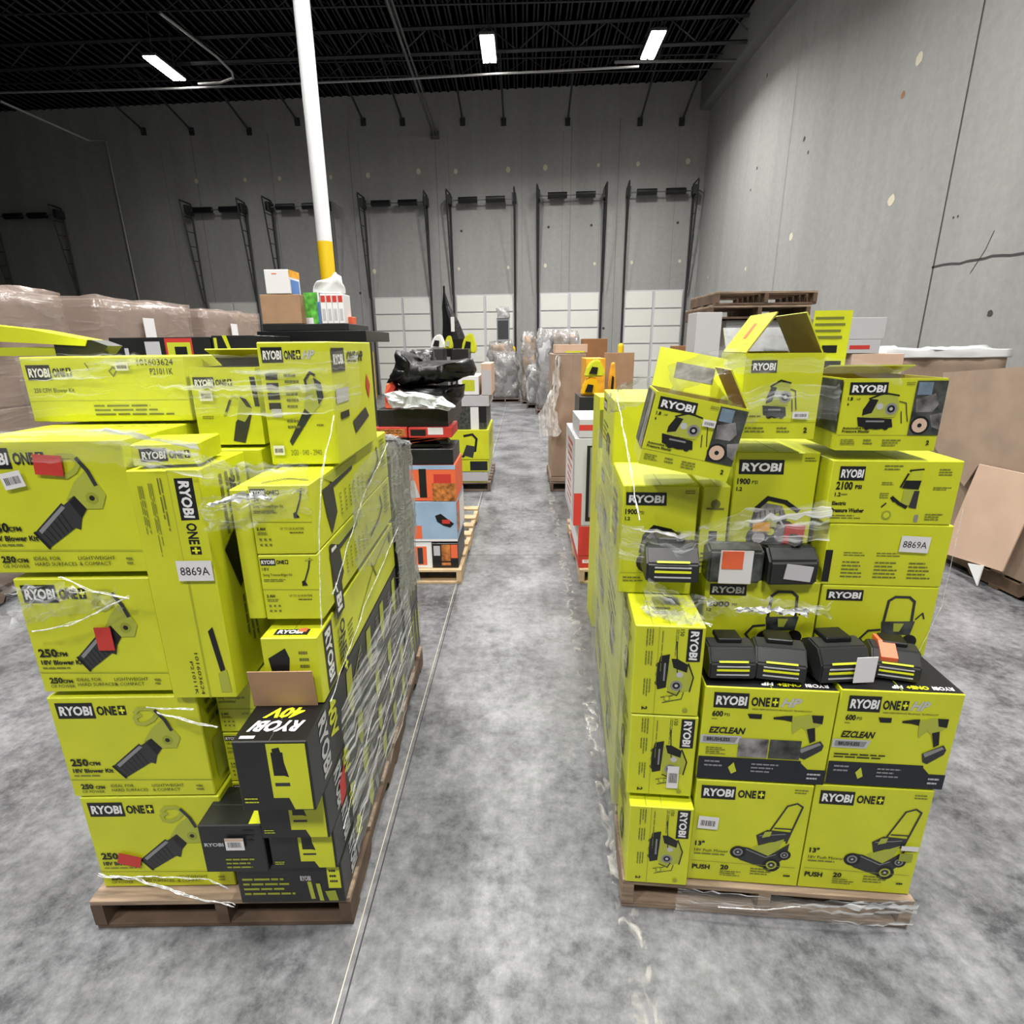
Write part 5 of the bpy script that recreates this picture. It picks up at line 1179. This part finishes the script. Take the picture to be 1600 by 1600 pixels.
wrap(wl, 'film_band', 'film_clear', LF, [(.0, .02, 1.20), (.15, .015, 1.23), (.32, .018, 1.22)], [.07, .05, .012], seed=5, crump=.006, n=8)
strand(wl, LF, [(.06, .012, 1.13), (.17, .01, 1.15), (.26, .01, 1.19), (.36, .008, 1.24)], .004, 6)
strand(wl, LF, [(.18, .012, 1.30), (.26, .01, 1.255), (.36, .006, 1.235)], .004, 7)
wrap(wl, 'film_band', 'film_clear', LF, [(.60, .015, 1.475), (.70, .06, 1.47), (.87, .075, 1.50)], [.05, .05, .03], seed=24, crump=.005, n=8)
wrap(wl, 'film_band', 'film_strand', LF, [(.62, .01, 1.50), (.70, .045, 1.515), (.77, .06, 1.505)], [.003, .010, .002], seed=25, crump=.003, n=4)  # white strip puts a strong film highlight into its colour
wrap(wl, 'film_band', 'film_clear', LF, [(-.06, .10, 1.682), (.2, .12, 1.684), (.40, .10, 1.684)], .05, seed=26, crump=.001, n=6, hdir=(0, 1, 0))
strand(wl, LF, [(.33, .02, .87), (.48, .0, .875)], .004, 8)
strand(wl, LF, [(.36, .02, .855), (.44, .01, .83), (.53, .02, .80)], .006, 9)
strand(wl, LF, [(.025, .035, .205), (.15, .03, .185), (.30, .0, .160), (.50, -.03, .136)], .006, 10)
strand(wl, LF, [(.06, .035, .198), (.22, .03, .195), (.42, -.0, .22), (.50, -.04, .225)], .004, 11)
strand(wl, LF, [(.892, .30, 1.70), (.885, .16, 1.56), (.88, .10, 1.42), (.876, .03, 1.12)], .003, 12)
strand(wl, LF, [(.90, .98, 1.50), (.885, .55, 1.36), (.88, .15, 1.17)], .003, 13)
strand(wl, LF, [(.91, 1.02, 1.10), (.882, .5, .98), (.875, .04, .87)], .003, 14)
strand(wl, LF, [(.905, .95, .60), (.88, .45, .52), (.875, .02, .40)], .0025, 15)
strand(wl, LF, [(.91, 1.2, .52), (.88, .6, .36), (.872, .1, .22)], .0022, 16)
wrap(wl, 'film_sheet', 'film_haze', LF, [(.905, .35, 1.32), (.90, .60, 1.30), (.89, 1.08, 1.26)], [.16, .21, .24], seed=20, crump=.004, n=8)
wrap(wl, 'film_sheet', 'film_grey', LF, [(.880, 1.10, 1.05), (.885, 1.30, 1.02), (.88, 1.66, .98)], [.42, .42, .40], seed=21, crump=.008, n=10)
wrap(wl, 'film_sheet', 'film_grey', LF, [(.72, .90, 1.56), (.80, 1.05, 1.54), (.86, 1.35, 1.46), (.86, 1.6, 1.40)], [.06, .05, .05, .04], seed=22, crump=.008, n=6, hdir=(-.9, -.1, .25))
wrap(wl, 'film_sheet', 'film_clear', LF, [(.882, .10, .50), (.886, .6, .48), (.884, 1.3, .46)], [.30, .34, .34], seed=23, crump=.003, n=8)
wr = thing('stretch_film', 'clear stretch film wound round the right front stack of lime cartons', 'film', (0, 0, 0))
wrap(wr, 'film_sheet', 'film_haze', RF, [(-.045, .03, .62), (-.052, .5, .62), (-.055, 1.0, .62), (-.05, 1.62, .60)], [.50, .52, .54, .5], seed=30, crump=.003, n=12)
wrap(wr, 'film_sheet', 'film_haze', RF, [(-.075, .20, 1.30), (-.08, .6, 1.32), (-.075, 1.3, 1.30)], [.17, .19, .22], seed=31, crump=.004, n=8)
wrap(wr, 'film_sheet', 'film_haze', RF, [(.27, .20, 1.87), (.12, .32, 1.80), (-.02, .60, 1.72), (-.06, .9, 1.66)], [.03, .05, .05, .04], seed=32, crump=.005, n=6)
wrap(wr, 'film_band', 'film_clear', RF, [(.20, .155, 1.835), (.38, .19, 1.84), (.56, .18, 1.835), (.70, .185, 1.80)], .02, seed=33, crump=.002, n=4)
wrap(wr, 'film_band', 'film_clear', RF, [(.20, .15, 1.70), (.36, .20, 1.74), (.54, .18, 1.73)], .05, seed=34, crump=.003)
wrap(wr, 'film_band', 'film_clear', RF, [(-.06, .17, 1.30), (.10, .08, 1.30), (.30, .14, 1.36), (.56, .17, 1.38)], .06, seed=35, crump=.004, n=8)
wrap(wr, 'film_band', 'film_clear', RF, [(.10, .10, 1.345), (.22, .12, 1.335), (.40, .14, 1.35)], .016, seed=36, crump=.003, n=5)
wrap(wr, 'film_band', 'film_clear', RF, [(.0, .02, 1.19), (.12, .02, 1.14), (.25, .10, 1.115), (.40, .13, 1.11), (.60, .15, 1.09)], [.05, .05, .03, .028, .01], seed=37, crump=.005, n=8)
wrap(wr, 'film_band', 'film_strand', RF, [(.30, .115, 1.10), (.40, .12, 1.10), (.52, .13, 1.09)], [.004, .014, .004], seed=38, crump=.004, n=4)  # bright sheen on the film is painted by this white band
wrap(wr, 'film_band', 'film_haze', RF, [(.0, .06, 1.12), (.10, .03, 1.11), (.185, .03, 1.105)], [.02, .035, .02], seed=39, crump=.006, n=6, hdir=(0, .9, .15))
wrap(wr, 'film_band', 'film_clear', RF, [(.16, -.045, .08), (.45, -.05, .08), (.75, -.045, .085), (.94, -.03, .09)], .055, seed=40, crump=.003, n=8)
strand(wr, RF, [(.30, -.05, .075), (.45, -.053, .08), (.56, -.05, .105)], .003, 41)
strand(wr, RF, [(-.03, .02, 1.42), (-.05, .3, 1.60), (-.04, .8, 1.72)], .004, 42)
strand(wr, RF, [(.945, .19, 1.42), (.95, .19, 1.10), (.91, .19, .92)], .0012, 43)
# film hanging off the tall brown carton
hf = thing('hanging_film', 'bunch of clear film hanging off the tall brown carton', 'film', (0, 0, 0))
T = [at(872, 556, 7.24), at(868, 600, 7.22), at(858, 640, 7.2), at(858, 680, 7.2)]
bm = bmesh.new(); uvl = bm.loops.layers.uv.new('UVMap')
ribbon(bm, uvl, sub(T, 5), [Vector((w_*.8, 0, 0)) for w_ in (.03, .035, .04, .045, .05, .055, .065, .075, .085, .10, .12, .14, .15, .165, .17, .16)], .012, random.Random(4), 1, 8)
mesh_obj('film_fold', bm, ['film_hang'], hf, smooth=True)
bpy.context.view_layer.update()
